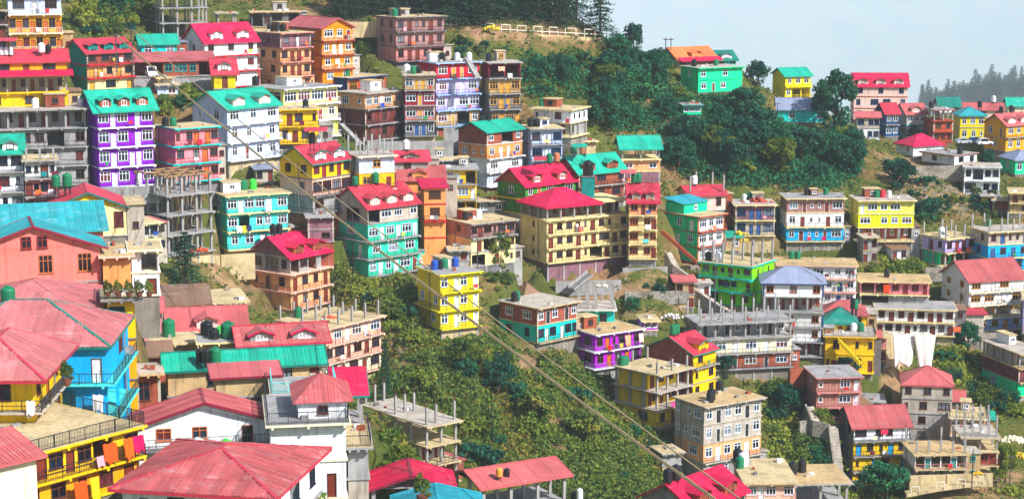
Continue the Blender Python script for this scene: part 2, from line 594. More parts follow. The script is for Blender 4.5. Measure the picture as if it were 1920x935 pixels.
def roof_build(root, kind, W, D, z, hr, o, key, fkey, wallm, near=False, faded=0.0, dorm=0, st=None, side_o=None, dwall=None, ws=1.0):
    rm = roof_mat(key, faded)
    fm = roof_mat(fkey or key)
    so = o if side_o is None else side_o
    fascia, cap, gab = MB(), MB(), MB()
    m = MB()
    def S(poly):
        slope(poly, rm, root, near, 0.85 if near else ws, shared=None if near else m)
    if kind == 'gx':
        sl = hr / (D / 2)
        e = z - o * sl
        S([(-so, -o, e), (W + so, -o, e), (W + so, D / 2, z + hr), (-so, D / 2, z + hr)])
        S([(W + so, D + o, e), (-so, D + o, e), (-so, D / 2, z + hr), (W + so, D / 2, z + hr)])
        cap.bar((-so, D / 2, z + hr + 0.07), (W + so, D / 2, z + hr + 0.07), 0.28, 0.08)
        fascia.bar((-so, -o - 0.03, e - 0.02), (W + so, -o - 0.03, e - 0.02), 0.06, 0.22)
        for x in (-so - 0.03, W + so + 0.03):
            fascia.bar((x, -o, e - 0.02), (x, D / 2, z + hr - 0.02), 0.07, 0.22)
            fascia.bar((x, D / 2, z + hr - 0.02), (x, D + o, e - 0.02), 0.07, 0.22)
        for x in (0.02, W - TH - 0.02):
            gab.prism([(x, 0.02, z), (x, D - 0.02, z), (x, D / 2, z + hr - 0.06)], (TH, 0, 0))
    elif kind == 'gy':
        sl = hr / (W / 2)
        e = z - so * sl
        S([(-so, D + o, e), (-so, -o, e), (W / 2, -o, z + hr), (W / 2, D + o, z + hr)])
        S([(W + so, -o, e), (W + so, D + o, e), (W / 2, D + o, z + hr), (W / 2, -o, z + hr)])
        cap.bar((W / 2, -o, z + hr + 0.07), (W / 2, D + o, z + hr + 0.07), 0.28, 0.08)
        for y in (-o - 0.03, D + o + 0.03):
            fascia.bar((-so, y, e - 0.02), (W / 2, y, z + hr - 0.02), 0.07, 0.24)
            fascia.bar((W / 2, y, z + hr - 0.02), (W + so, y, e - 0.02), 0.07, 0.24)
        for x in (-so - 0.03, W + so + 0.03):
            fascia.bar((x, -o, e - 0.02), (x, D + o, e - 0.02), 0.06, 0.2)
        for y in (0.02, D - TH - 0.02):
            gab.prism([(0.02, y, z), (W - 0.02, y, z), (W / 2, y, z + hr - 0.06)], (0, TH, 0))
    elif kind == 'hip':
        r = min(W, D) / 2
        e = z - 0.15
        x0, x1, y0, y1 = -o, W + o, -o, D + o
        if W >= D:
            a, b = Vector((r, D / 2, z + hr)), Vector((max(W - r, r + 0.05), D / 2, z + hr))
            S([(x0, y0, e), (x1, y0, e), b, a]); S([(x1, y1, e), (x0, y1, e), a, b])
            S([(x0, y1, e), (x0, y0, e), a]); S([(x1, y0, e), (x1, y1, e), b])
            hl = [(a, (x0, y0, e)), (a, (x0, y1, e)), (b, (x1, y0, e)), (b, (x1, y1, e)), (a, b)]
        else:
            a, b = Vector((W / 2, r, z + hr)), Vector((W / 2, D - r, z + hr))
            S([(x0, y0, e), (x1, y0, e), a]); S([(x1, y1, e), (x0, y1, e), b])
            S([(x0, y1, e), (x0, y0, e), a, b]); S([(x1, y0, e), (x1, y1, e), b, a])
            hl = [(a, (x0, y0, e)), (b, (x0, y1, e)), (a, (x1, y0, e)), (b, (x1, y1, e)), (a, b)]
        u = Vector((0, 0, 0.08))
        for p, s_ in hl:
            cap.bar(Vector(p) + u, Vector(s_) + u, 0.24, 0.07)
        c = [(x0, y0, e), (x1, y0, e), (x1, y1, e), (x0, y1, e)]
        for i in range(4):
            fascia.bar(Vector(c[i]) - u * 1.2, Vector(c[(i + 1) % 4]) - u * 1.2, 0.07, 0.22)
    elif kind == 'shed':
        S([(-so, -o, z), (W + so, -o, z), (W + so, D + o, z + hr), (-so, D + o, z + hr)])
        fascia.bar((-so, -o - 0.03, z - 0.02), (W + so, -o - 0.03, z - 0.02), 0.06, 0.2)
        for x in (-so - 0.03, W + so + 0.03):
            fascia.bar((x, -o, z - 0.02), (x, D + o, z + hr - 0.02), 0.07, 0.2)
        for x in (0.02, W - TH - 0.02):
            gab.prism([(x, 0.02, z), (x, D - 0.02, z), (x, D - 0.02, z + hr * 0.9)], (TH, 0, 0))
    if m.f:
        m.build('roof', rm, root)
    cap.build('ridge_cap', fm if near else rm, root)
    fascia.build('fascia', fm, root)
    if gab.f and wallm:
        for i in range(0, len(gab.v), 6):
            g1 = MB()
            g1.prism([Vector(p) for p in gab.v[i:i + 3]], Vector(gab.v[i + 3]) - Vector(gab.v[i]))
            g1.build('gable', wallm, root)
    if dorm and kind == 'gx':
        sl = hr / (D / 2)
        dw = min(2.6, W / dorm * 0.62)
        for i in range(dorm):
            c = W * (i + 0.5) / dorm
            y0 = 0.25
            zb = z + y0 * sl
            ze = zb + min(1.25, hr * 0.55)
            zr = ze + dw * 0.2
            ye, y1 = (ze - z) / sl, min((zr - z) / sl, D / 2)
            mm = MB()
            mm.prism([(c - dw / 2, y0, zb - 0.1), (c + dw / 2, y0, zb - 0.1), (c + dw / 2, y0, ze), (c, y0, zr - 0.05), (c - dw / 2, y0, ze)], (0, 0.15, 0))
            for sx in (-1, 1):
                x = c + sx * dw / 2
                mm.prism([(x, y0 + 0.15, zb), (x, y0 + 0.15, ze), (x, ye, ze)], (-sx * 0.12, 0, 0))
            dm = mm.build('dormer', dwall or wallm, root)
            rr = MB()
            k = 0.28
            for sx in (-1, 1):
                poly = [Vector((c + sx * (dw / 2 + k), y0 - 0.35, ze - k * 0.4)), Vector((c, y0 - 0.35, zr)), Vector((c, y1, zr)), Vector((c + sx * (dw / 2 + k), max(ye - 0.3, y0), ze - k * 0.4))]
                rr.prism(poly, (0, 0, 0.07))
            rr.build('dormer_roof', rm, dm)
            ff = MB()
            for sx in (-1, 1):
                ff.bar((c + sx * (dw / 2 + k), y0 - 0.4, ze - k * 0.4), (c, y0 - 0.4, zr), 0.07, 0.2)
            ff.build('dormer_fascia', fm, dm)
            ww, wh = q(dw * 0.5), q((ze - zb) * 0.72)
            if wh > 0.3:
                link('window', full_window_mesh(ww, wh, 'w' if ww < 1.2 else 'W', st['fr'], pick(GW)), dm, (c, y0, zb + 0.15))

# ---------------------------------------------------------------- the houses, as a table
# H(short, label, xl, xc, xr, yb, yt, d, storeys from top to bottom, options): pixel columns of the two walls that show,
# rows of base and eave at the near corner, distance in metres; everything else follows in metres.
HOUSES = []
def H(short, label, xl, xc, xr, yb, yt, d, storeys, **o):
    rec = dict(px=(xl, xr, yt, yb), short=short, label=label, storeys=[s.split() for s in storeys.split(';')], d=d, o=o)
    right = o.get('r', 0)
    if d < 182:                                 # the near spur: one scale for everything on it
        d *= 1.4
        rec['d'] = d
        for k in ('hr', 'D', 'so', 'ofr'):
            if k in o:
                o[k] *= 1.4
        if 'ph' in o:
            o['ph'] = o['ph'][:4] + (o['ph'][4] * 1.4,) + o['ph'][5:]
    c = P(xc, yb, d)
    phi = math.atan((xc - CX) / FPX)
    side_px = (xr - xc) if right else (xc - xl)
    dt = o.get('D', 7.5 if d > 255 else 10)
    sm = max(side_px, 0) * d / FPX
    te = R(o['th']) if 'th' in o else math.asin(min(0.8, max(0.03, sm / dt)))
    th = (-te if right else te) - phi
    u = Vector((math.cos(th), math.sin(th), 0))
    v = Vector((-math.sin(th), math.cos(th), 0))
    def along(p, w, x):
        sx = (x - CX) / FPX
        return (sx * FW.dot(p) - p.x) / (w.x - sx * FW.dot(w))
    W = along(c, -u, xl) if right else along(c, u, xr)
    D = dt
    if side_px > 2:
        D = along(c, v, xr if right else xl)
        if not 3.0 < D < 17:
            D = min(17, max(3.0, D if D > 0 else dt))
    sy = (CY - yt) / FPX
    Ht = (sy * FW.dot(c) - UP.dot(c)) / (UP.z - sy * FW.z)
    org = c - u * W if right else c
    rec.update(W=W, D=D, H=Ht, th=th, org=org, u=u, v=v, right=right)
    if 'pl' not in o and 255 < d < 405:           # most stand on a bare undercroft
        o['pl'] = rnd.choice((8, 12, 16, 20))
        o.setdefault('plm', rnd.choice(('con', 'stn', 'brk', 'ltn', 'dcn', 'stone')))
    pl = o.get('pl', 0) * d / FPX
    rec['pl'] = pl
    HOUSES.append(rec)
    return rec

# --- top left
H('the gold hotel', 'gold yellow terraced building with a white railed deck and bluish top storey', 18, 19, 118, 100, -6, 332, 'wbl WdW - b;gold wDwDwDwD - b;gold wDwDwDwD - b', name='hotel_building', rl='wht', fr='b', trim='ivo', dr='o')
H('the timber house', 'dark brown timber fronted house at the corner beside the gold terraced building', -30, -29, 16, 100, 22, 329, 'tmb ww - b;tmb wD - b;tmb ww', fr='k')
H('the awning house', 'open fronted house with pillared middle storey and a long magenta awning', -25, -24, 128, 207, 116, 300, 'gold .W.D.W.;con OOOO - o;yel w.wD.', roof='gx', rk='red', hr=1.5, D=7, fr='b', trim='yel', awn='mag')
H('the dormer brick house', 'red dormer roofed house with teal side wall and yellow doors', 125, 165, 251, 174, 98, 333, 'brk W.WW.W . b;pch DDwDw . b;crm D.W.D', side='dtl', roof='gx', rk='red', dm=3, hr=2.0, fr='k', dr='y', trim='red')
H('the teal cottage', 'small teal cottage with green sheet roof above the carport', 257, 266, 332, 112, 82, 346, 'tea w.w w', roof='gx', rk='tea', hr=1.4, fr='w')
H('the carport', 'long low brown carport with weathered red roof sheltering a white car', 246, 250, 400, 146, 116, 338, 'brk OOwWwO', roof='shed', rk='crr', hr=1.2, D=6, fr='t', fade=.3)
H('the red gable cottage', 'yellow cottage with red gabled dormer beside the dark round tree', 396, 402, 442, 168, 136, 334, 'yel .D.', roof='gx', rk='red', dm=1, hr=2.2, dwall='wht', D=6)
H('the bare frame on the hill', 'grey concrete frame under construction above the magenta roofed white house', 292, 305, 390, 74, -12, 376, 'con x - x;con x - x;con x - x', name='unfinished_building', D=8)
H('the white magenta house', 'white three storey house with magenta roof and two white dormers', 346, 386, 483, 167, 78, 356, 'wht w.w.w n b;wht P.w.P . b;wht w.P.. . b', roof='gx', rk='mag', dm=2, hr=3.0, fr='b', rl='wht', trim='red')
H('the peach brick house', 'peach and brick house of four storeys with rose balcony edges', 484, 527, 584, 173, 64, 366, 'mau wd. n b;pch wDDw ww b;pch wDDw .w b;pch wDDw D b', fr='b', trim='ros', dr='b', tanks='k.3,.5 k.5,.5 k.2,.7')
H('the orange house', 'bright orange house with rose roof and front gable under the cedar slope', 540, 605, 662, 158, 52, 373, 'org WwD ww b;org wddw . b;org wdw . b;org ww .', roof='gy', rk='crr', hr=1.7, D=12, fr='w', dr2='w', trim='rus', rl='ivo')
H('the mauve block', 'mauve grey three storey block standing alone below the ridge road', 708, 743, 833, 117, 34, 386, 'bpk wDnnDw PP b;bpk wDnnDw ww b;ros wDDwO . b', fr='b', dr='b', trim='dcn', tanks='g.1,.3 k.2,.4')
# --- upper left
H('the purple house', 'vivid purple four storey house with green dormered roof and white windows', 160, 187, 290, 353, 205, 300, 'pur WdW.dW . b;pur WdW.dW . b;pur WdWddW . b;pur WdW.dW . b', roof='gx', rk='tea', dm=3, hr=2.6, fr='w', dr2='w', trim='wht', dwall='brk', so=.9, ofr=.8)
H('the grey pillared block', 'weathered grey block with pillared top storey beside the purple house', -20, -18, 166, 352, 210, 297, 'con OOOO - o;con W.WwO.w - b;con OwW..w - b;con O.Ww.w - b', fr='b', trim='con', tanks='w.5,.4 w.74,.45 w.97,.5', ph=(.6, .8, .3, .6, 2.0, 'brk'))
H('the white teal gabled house', 'narrow white house with green gabled roof at the picture edge', -45, -44, 47, 402, 287, 262, 'wht w.ww - b;wht n.wn - b;wht nwnw - b', roof='gx', rk='tea', dm=2, hr=2.0, fr='k', dwall='wht')
H('the laundry tenement', 'white and pink tenement with crowded balconies full of washing', 47, 50, 109, 404, 303, 263, 'wgr nnDn - b;ros DnwD - b;ros wDnw - b', fr='k', cols=(3, 1, 1.6))
H('the pink house', 'pink three storey house edged with teal slabs beside the purple house', 293, 331, 411, 343, 243, 310, 'pnk n.wD.Dw . B;pnk w.wDw . B;pnk wwwDw . B', fr='b', dr='o', trim='tea', rl='red', tanks='g.15,.4 k.02,.5')
H('the ice white house', 'ice white house with green roof and two triangular dormers', 363, 428, 524, 304, 203, 325, 'wbl W.w.W nw b;wbl ww.w w b;wbl wDww . b', roof='gx', rk='tea', dm=2, hr=2.5, fr='w', trim='wht', rl='wht', D=9, pl=36, plm='ltn', dwall='pal')
H('the small yellow house', 'small yellow flat roofed house squeezed behind the ice white house', 517, 524, 597, 270, 207, 336, 'yel .Dw.n - b;yel wDw. - b', fr='b', trim='yel', tanks='k.72,.3')
H('the glazed house', 'pale green house with a fully glazed white top storey', 470, 533, 634, 264, 169, 342, 'lm3 GGGG G b;crm D.wDw . b;lm3 DwDw . b', fr='w', trim='wht', tanks='k.05,.9', rl='wht', D=10, dr='r')
H('the yellow red dormer house', 'yellow house with red roof and white dormers above a mauve glazed veranda', 526, 587, 658, 402, 305, 318, 'yel wDwDw ww;pcr GGGG .w b;con W..W . B', roof='gx', rk='red', dm=2, hr=2.4, fr='b', dr='r', dwall='wht', gab='oli', trim='dcn', fk='tdk')
H('the stub column house', 'pale blue over yellow house with a forest of stub columns on top', 650, 674, 740, 357, 295, 323, 'wbl .w.;yel w.D - b', fr='y', trim='ivo', cols=(5, 2, 2.8))
H('the red shed', 'small red roofed shed below the tall concrete retaining wall', 735, 740, 802, 330, 300, 338, 'con .w.. .', roof='gx', rk='red', hr=1.3, dm=1, D=5, dwall='con', tanks='w.4,.5')
# --- upper middle
H('the apricot block', 'apricot topped brick tenement with maroon lower storeys and outside stair', 631, 685, 757, 266, 177, 366, 'pch WwdW.W Wn b;bdk wDwDw . b;bdk wDwDw . b', fr='w', fr2='b', trim='con', pl=30, plm='con', tanks='')
H('the navy annex', 'navy walled annex with orange brick front on the apricot tenement', 582, 652, 720, 180, 148, 373, 'rus WDDW .', side='nvy', fr='y', dr='y', trim='nvy', tanks='w.1,.4 y.85,.6 g.3,.3', D=10)
H('the mixed block', 'narrow tenement with rose and maroon storeys and blue grey slabs', 756, 760, 816, 256, 142, 371, 'tan wddw - b;mar WdW - b;ros WdW - b;dcn wDDw - b', fr='w', dr2='y', dr='n', trim='con', tanks='k.5,.4 w.1,.4 g.3,.2')
H('the lilac block', 'lilac four storey block with red top storey and white windows', 785, 818, 899, 239, 120, 381, 'red WDDW . b;lav WddW . b;lav WddWW . b;tan WDOw . b', fr='w', dr='y', dr2='w', trim='pbl', tanks='w.1,.5 k.35,.5 w.7,.5 w.98,.5')
H('the slate grey block', 'slate grey tenement with ochre windows beside the lilac block', 901, 917, 976, 236, 119, 384, 'mar OO - b;tan WDDW - b;dcn wDDw - b;dcn WDWD - b', fr='y', dr='y', trim='con', tanks='k.1,.4')
H('the apricot teal house', 'apricot house with brick attic and green roof above white lower floors', 860, 913, 979, 352, 247, 363, 'brk w.Ow . ;or2 wddw wnn b;wht W.W w b;wbl W.. . b', roof='gx', rk='tea', hr=1.5, fr='w', dr2='w', trim='wgr', tanks='k.45,.5')
H('the blue white house', 'bluish white three storey house beside the apricot house', 979, 996, 1054, 332, 243, 369, 'wbl WddW . b;wbl WdW . b;pbl WW. . b', fr='n', dr2='w', trim='con', tanks='k.1,.4 k.3,.4')
H('the bungalow on stilts', 'white bungalow on concrete stilts with a wide pale slab roof', 1002, 1071, 1101, 258, 207, 376, 'wht n.d.P.. nnn;con OO O o', r=1, fr='k', trim='crm', ph=(.1, .45, .35, .7, 1.5, 'brk'), ofr=.9, tanks='g.02,.4')
H('the green brick house', 'dark green house with magenta roof and brick dormers', 933, 985, 1079, 403, 347, 350, 'grn wDW.W w B;grn .w..w . b', roof='gx', rk='mag', dm=2, hr=2.7, fr='w', dr='o', dwall='brk', gab='brk', trim='yel', tanks='g.75,.45 o.9,.45')
H('the teal roofed brick house', 'brick house with broad green roof and dormers behind the magenta roof', 1040, 1085, 1171, 380, 324, 358, 'brk WDW..w . b;brk WwW . b', roof='gx', rk='tea', dm=2, hr=2.7, fr='b', dwall='brk', gab='brk', tanks='g.15,.5 o.35,.5')
H('the lifted roof house', 'peach and brick house with a lifted open green roof', 1155, 1165, 1237, 367, 278, 372, 'con x - x;pch w.w - ;mau A. - b;mau w.D - b', roof='gx', rk='tea', hr=2.0, fr='w', trim='crm', fade=.1)
H('the cream tenement', 'long cream tenement with three railed balconies under a magenta hipped roof', 976, 1025, 1177, 494, 388, 342, 'dcn OOOOO O o;crm DwwDnDwn.w n b;crm DwwDnDWDw n b;crm DwwDnODwD n b', roof='hip', rk='mag', hr=2.5, fr='b', dr='b', trim='crm', pl=42, plm='mau', D=9, hw=.64, name='tenement_building')
H('the cream corner block', 'cream corner block with grey dormered storey and arched brown windows', 1176, 1179, 1231, 485, 377, 345, 'pch wDw - b;crm A.wD - b;crm A.Dw - b;crm A.wD - b', roof='gx', rk='red', fk='mag', dm=2, hr=2.6, fr='o', dr='b', trim='crm', dwall='con', D=8, tanks='g.2,.5 g.35,.5', fade=.15, pl=24, plm='con')
H('the mint orange house', 'mint and white house with orange pilasters and rust coloured slabs', 1243, 1308, 1356, 494, 408, 371, 'wht WwW .wD b;wht WwW .Dw b;wht WwW .w. b', side='mgr', fr='w', dr='w', trim='rus', pil='org', D=9, ph=(.05, .95, .45, .98, 2.0, 'mgr', 'cya'), rl='rus')
H('the pink stub house', 'pinkish house with faded red roof and tall stub columns behind the mint house', 1270, 1292, 1360, 397, 366, 386, 'pal w.w .', roof='gx', rk='red', hr=1.4, fade=.2, D=7, tanks='w.3,.5', cols=(3, 2, 3.2))
# --- left middle
H('the scaffold frame', 'bare four storey concrete frame with props beside the aqua house', 258, 316, 400, 480, 332, 298, 'con x - x;con x - x;con x - x;con x - x', name='unfinished_building', D=9, roofless=1, props=1, pl=20, plm='ltn')
H('the aqua house', 'aqua three storey house with cream flat roof and white windows', 401, 427, 541, 470, 369, 312, 'aqu WdWWd.W W b;aqu WO.ww.W . b;aqu wwd.n . b', fr='w', dr2='w', trim='crm', tanks='g.45,.7 l.6,.7 g.0,.8', pl=46, plm='ltn', side='tea')
H('the yellow gable house', 'yellow house with red roof and broad front gable above the salmon house', 95, 97, 238, 448, 391, 256, 'crm .W...w', roof='gy', rk='red', hr=2.0, D=9, fr='b', gab='yel', fk='dt', tanks='g.1,.7 g.25,.7')
H('the stair house', 'grey white unfinished house with black stair rail beside the bare frame', 205, 245, 298, 482, 422, 264, 'wgr wWw w b;wgr .w. . b', fr='k', trim='crm', cols=(3, 2, 3.0))
H('the peach magenta house', 'peach house with grey veranda storey and magenta roof with arched dormers', 470, 546, 619, 582, 482, 310, 'con OWO.O WOw B;pch DwwD nDw B;pch DwwD n. b', roof='gx', rk='mag', dm=2, hr=2.9, fr='b', dr='b', trim='pcr', gab='mau', dwall='brk', D=9, tanks='k.1,.5 k.25,.5')
H('the sea green house', 'sea green house with grey attic storey and long red roof', 628, 691, 784, 520, 389, 319, 'gre OWW.w wO.;mnt WdWdWd W B;mnt WWW wd B;mnt wdwdWD . b', roof='gx', rk='red', dm=3, hr=2.9, fr='w', dr2='w', trim='con', dwall='gre', gab='gre', D=9, tanks='g.1,.5 g.5,.5 k.85,.5', fade=.1)
H('the orange tower house', 'narrow orange tower house with red ledges on every floor', 789, 796, 836, 478, 352, 329, 'or2 W -;or2 W - b;or2 .. -;or2 .. -', roof='shed', rk='mag', hr=.7, fr='b', trim='red', D=6)
H('the orange low house', 'low orange house with overlapping pinkish red roofs', 738, 742, 832, 368, 336, 336, 'or2 w.w.. .', roof='gx', rk='crr', hr=1.8, dm=1, fr='b', dwall='or2', tanks='k.5,.5')
H('the yellow balcony house', 'yellow three storey house with blue lower veranda beside the orange tower', 829, 833, 894, 404, 318, 341, 'yel Wd.O - b;yel WWd - b;yel WOO - b', fr='w', dr2='w', trim='con', dr='n')
H('the brown concrete house', 'brown concrete house with cream lower storeys and a white roof tank', 838, 883, 966, 502, 421, 331, 'bpk wDWnWW w b;crm .DO.Dw .;crm O.D.n .', fr='b', trim='con', tanks='w.45,.5 k.15,.5', ph=(.12, .4, .5, .8, 1.6, 'brk'))
# --- centre
H('the lemon house', 'lemon yellow three storey house with blue white windows above the ravine', 784, 826, 898, 618, 516, 305, 'lem w.dw.d . b;lem w.dw.d w.w B;lem w.dw.d .w b', fr='w', dr2='w', trim='lem', pl=26, plm='ltn', tanks='u.15,.5 g.4,.5 k.3,.5 u.75,.6', D=8)
H('the pink cream house', 'pink cream house with stub columns and brick piles on its roof', 522, 611, 715, 716, 617, 292, 'pcr nWdWdW www b;pcr wWDWDW w b;ivo WDWDW . b', fr='w', fr2='b', dr2='w', dr='b', trim='pcr', cols=(5, 3, 2.4), D=10, pl=14, plm='ltn', tanks='g.25,.85')
H('the thatched hut', 'tiny hut with brown pyramid roof at the foot of the cream tenement', 968, 985, 1004, 562, 549, 338, 'ivo . .', roof='hip', rk='brn', hr=1.5, D=3, name='hut')
H('the turquoise brick house', 'turquoise house with raw brick upper storey and flat roof', 936, 1007, 1082, 644, 579, 318, 'brk wDw.Dw WW;tea WdW.dWw ww b', fr='w', fr2='k', dr='k', dr2='w', trim='ltn', pil='gre', D=9, pl=26, plm='stn', tanks='k.1,.7 g.2,.75')
H('the turquoise annex', 'low turquoise annex with a roof of stub columns', 1081, 1084, 1152, 614, 581, 331, 'tea W.w. .', fr='k', trim='wgr', cols=(5, 3, 3.0))
H('the violet house', 'violet two storey house with brown windows and washing on its balcony', 1064, 1116, 1201, 692, 628, 322, 'vio wDnwDw WW B;vio wDwDw WW B', fr='b', dr='o', trim='wht', pl=26, plm='con', D=8, tanks='k.2,.7 k.35,.75 g.45,.75', rl='dcn')
H('the small magenta house', 'tiny pink flat roofed house behind the violet house', 1196, 1206, 1233, 620, 602, 333, 'vio WW w', fr='w', trim='crm', D=5, name='hut')
H('the ochre brick house', 'ochre house with brick gable end and red roof edged in teal', 1214, 1299, 1341, 750, 663, 318, 'yel w. .. b;yel n.w nn;yel w.w w b', roof='gx', rk='red', fk='tdk', dm=1, hr=2.2, fr='b', dwall='yel', gab='brk', side='brk', D=8, tanks='g.1,.6 g.25,.6')
H('the ochre frame', 'unfinished ochre house with open pillared storeys beside the brick gable', 1152, 1231, 1291, 803, 704, 308, 'yel Dww OO o;yel DwOw OO o;yel wDw DW b', fr='b', dr='b', trim='gre', cols=(3, 2, 1.9), D=9, tanks='g.1,.9 g.2,.9')
H('the grey window block', 'grey rendered four storey block with rows of white framed windows', 1264, 1318, 1425, 904, 763, 300, 'gre wDwwDw n.nW;gre wDwwDw nnW;pch wdwwdw .W b;con DWDW .', th=38, fr='w', dr='k', dr2='w', trim='gre', tanks='k.2,.2 k.3,.35 k.7,.85', name='apartment_house')
H('the pillared ivory block', 'ivory and brick block under an open pillared top floor', 1284, 1310, 1483, 695, 609, 330, 'con OOOO O o;ivo dWdWdW W b;brk dWDWDW . b', fr='w', dr='k', dr2='w', trim='con', cols=(9, 2, 2.6), pl=24, plm='stn', D=8)
# --- right
H('the brick pile house', 'mauve brick two storey house with a heap of bricks on its roof', 1369, 1378, 1452, 442, 385, 386, 'mau WDDW - b;gre WDDW - b', fr='n', dr='n', trim='crm', pl=34, plm='ltn', tanks='w.3,.6 g.45,.7')
H('the striped block', 'three storey block with brick, white and sky blue bands', 1462, 1474, 1581, 453, 373, 392, 'bpk WDnnDW -;wht wDnnDw - b;sky wDnnDW - b', fr='w', dr='b', trim='crm', pl=28, plm='stone', tanks='k.4,.5 g.75,.6', ph=(.46, .58, .4, .6, 1.3, 'brk'))
H('the lime house', 'lime yellow house over a pillared garage on a stone wall', 1593, 1608, 1712, 453, 377, 392, 'lm3 dWwW.. .;lm2 W.wwW . ;brk wDOOO - o', fr='w', dr2='w', trim='crm', pl=30, plm='stone', tanks='g.4,.5 r.5,.5 w.62,.5')
H('the lavender house', 'pale lavender house on stilts with washing and stub columns', 1726, 1771, 1827, 502, 449, 388, 'lav wDDw .Dw b;mgr OODw O o', fr='b', trim='crm', cols=(4, 2, 2.6), tanks='w.1,.3 w.35,.6')
H('the sky blue block', 'sky blue block with grey upper storey and stub columns', 1816, 1851, 1945, 510, 436, 386, 'gre wDnnDw .w;sky DwDwD w b;sky wDwD . b', fr='b', dr='n', trim='crm', cols=(5, 2, 2.6), tanks='g.3,.8')
H('the brown edge house', 'brown house half cut by the picture edge above the sky blue block', 1890, 1893, 1950, 400, 362, 412, 'tan DwD - b;tan .w. -', fr='b', trim='crm')
H('the white villa', 'large white villa with terracotta roof above pillared blue lower floors', 1763, 1814, 1916, 623, 526, 373, 'wht W.dW.. ww b;wht WWd.W ww b;con OOOO O o;pbl dwwDw n b', roof='gx', rk='crr', hr=3.0, fr='y', dr='y', dr2='w', trim='ivo', D=10, name='villa', fk='crr')
H('the lilac edge house', 'narrow lilac wall beside the white villa at the picture edge', 1916, 1917, 1960, 625, 562, 368, 'lav w.. -;lav d.w - b', fr='y')
H('the lime green house', 'lime green house with teal slabs and tall stub columns', 1313, 1409, 1450, 577, 501, 350, 'lim wDnDnw nn b;lim wDWw.D n b;lim O.Dw .', r=1, fr='b', dr='b', trim='tea', cols=(6, 3, 3.6), rl='mgr', tanks='k.1,.1 w.3,.1', D=9)
H('the slate hipped house', 'white house with slate blue hipped roof on grey open floors', 1425, 1428, 1541, 667, 529, 345, 'wht w.w.w -;con OOOO - o;wgr ..w.w - b;wht ..w.w - b;con OOOO - o', roof='hip', rk='sla', hr=2.2, fr='o', pil='nvy', trim='con', fk='nv')
H('the long white house', 'long white three storey house with blue doors behind the slate roof', 1453, 1457, 1604, 570, 497, 362, 'wht wWwWdwW - b;wht wDWdwDw - b;wht wDwDwDw - b', fr='w', dr='n', dr2='w', trim='pcr', tanks='g.2,.8 g.28,.8', ofr=.5)
H('the pink open house', 'low house half open and half bright pink under a dusty slab', 1608, 1612, 1741, 575, 527, 366, 'pnk OOPDPD - b;con O... -', fr='r', dr='r', trim='crm', tanks='k.4,.5')
H('the white motel', 'long white two storey house with brown doors above the white tarpaulins', 1638, 1642, 1789, 626, 578, 362, 'wht wDwDwDDw - b;wht DwwDnwDwD - b', fr='b', dr='b', trim='crm', tanks='k.3,.8 k.38,.8 g.48,.8')
H('the green hipped house', 'yellow cottage with faded green hipped roof', 1543, 1546, 1604, 632, 604, 348, 'yel wDw - b', roof='hip', rk='tdk', hr=2.2, fr='b', dr='b', D=6, fade=.2, tanks='k.95,.7 g.99,.4')
H('the red hipped house', 'house with wide rose hipped roof behind the green hipped cottage', 1540, 1543, 1624, 614, 587, 354, 'yel w.w -', roof='hip', rk='crr', hr=1.9, D=6)
H('the ochre stair house', 'ochre yellow house with slanting outside stairs below the green hipped roof', 1543, 1546, 1637, 697, 630, 344, 'yel .w..n.n -;yel nDO.w.D - b', fr='b', dr='b', trim='yel', tanks='w.6,.5 g.75,.5', rr=1)
H('the striped rose house', 'rose brown house with vertical stripes and white windows', 1507, 1530, 1611, 792, 708, 325, 'rbr n..Wd w b;rbr n..Wd . b;bpk DO.w . b', fr='w', dr2='w', trim='ros', rl='ros', D=8)
H('the grey red hipped house', 'tall grey house of four storeys with rose hipped roof', 1686, 1689, 1782, 828, 719, 335, 'gre w.w.w -;gre n.w.W -;con nw.. -;con nw.. -', roof='hip', rk='crr', hr=2.4, fr='b', trim='con', ofr=.3, tanks='')
H('the red lean-to', 'small brown hut with stepped rose roofs beside the tall grey house', 1780, 1783, 1806, 780, 750, 338, 'tan . -', roof='gx', rk='crr', fk='nv', hr=1.2, D=5, name='hut')
H('the arched pink house', 'small pink house with two arched white windows and junk on its roof', 1780, 1782, 1847, 817, 782, 330, 'pcr A.A.. -', fr='w', trim='ivo', rr=1)
H('the white yellow house', 'white and yellow house with red roof and blue doors', 1571, 1598, 1701, 912, 799, 322, 'wht W.ww.d .w b;yel DwnDw . b;yel n.Dw.D . b;yel wDw .', roof='gx', rk='crr', hr=2.4, fr='b', dr='c', dr2='w', trim='con', side='con', gab='con', D=8, fade=.1)
H('the teal veranda house', 'pillared house with white veranda storey beside the red roofed yellow house', 1692, 1714, 1811, 907, 852, 312, 'wht OdOOdO . b;con OOO - o', fr='t', dr2='t', trim='ltn', cols=(5, 2, 2.4), rl='ros')
H('the brick frame house', 'half built house with brick middle storey and tall bare columns', 1786, 1802, 1869, 897, 820, 318, 'con x - x;brk WWD . b;con x - x', fr='r', trim='ltn', cols=(5, 2, 3.6), rl='mar')
H('the dark open house', 'dark half open house with mint green ground floor at the picture edge', 1840, 1908, 1955, 744, 664, 345, 'con OO OOO o;bdk w .. b;mgr .d w.', fr='w', dr2='w', trim='tan', D=12)
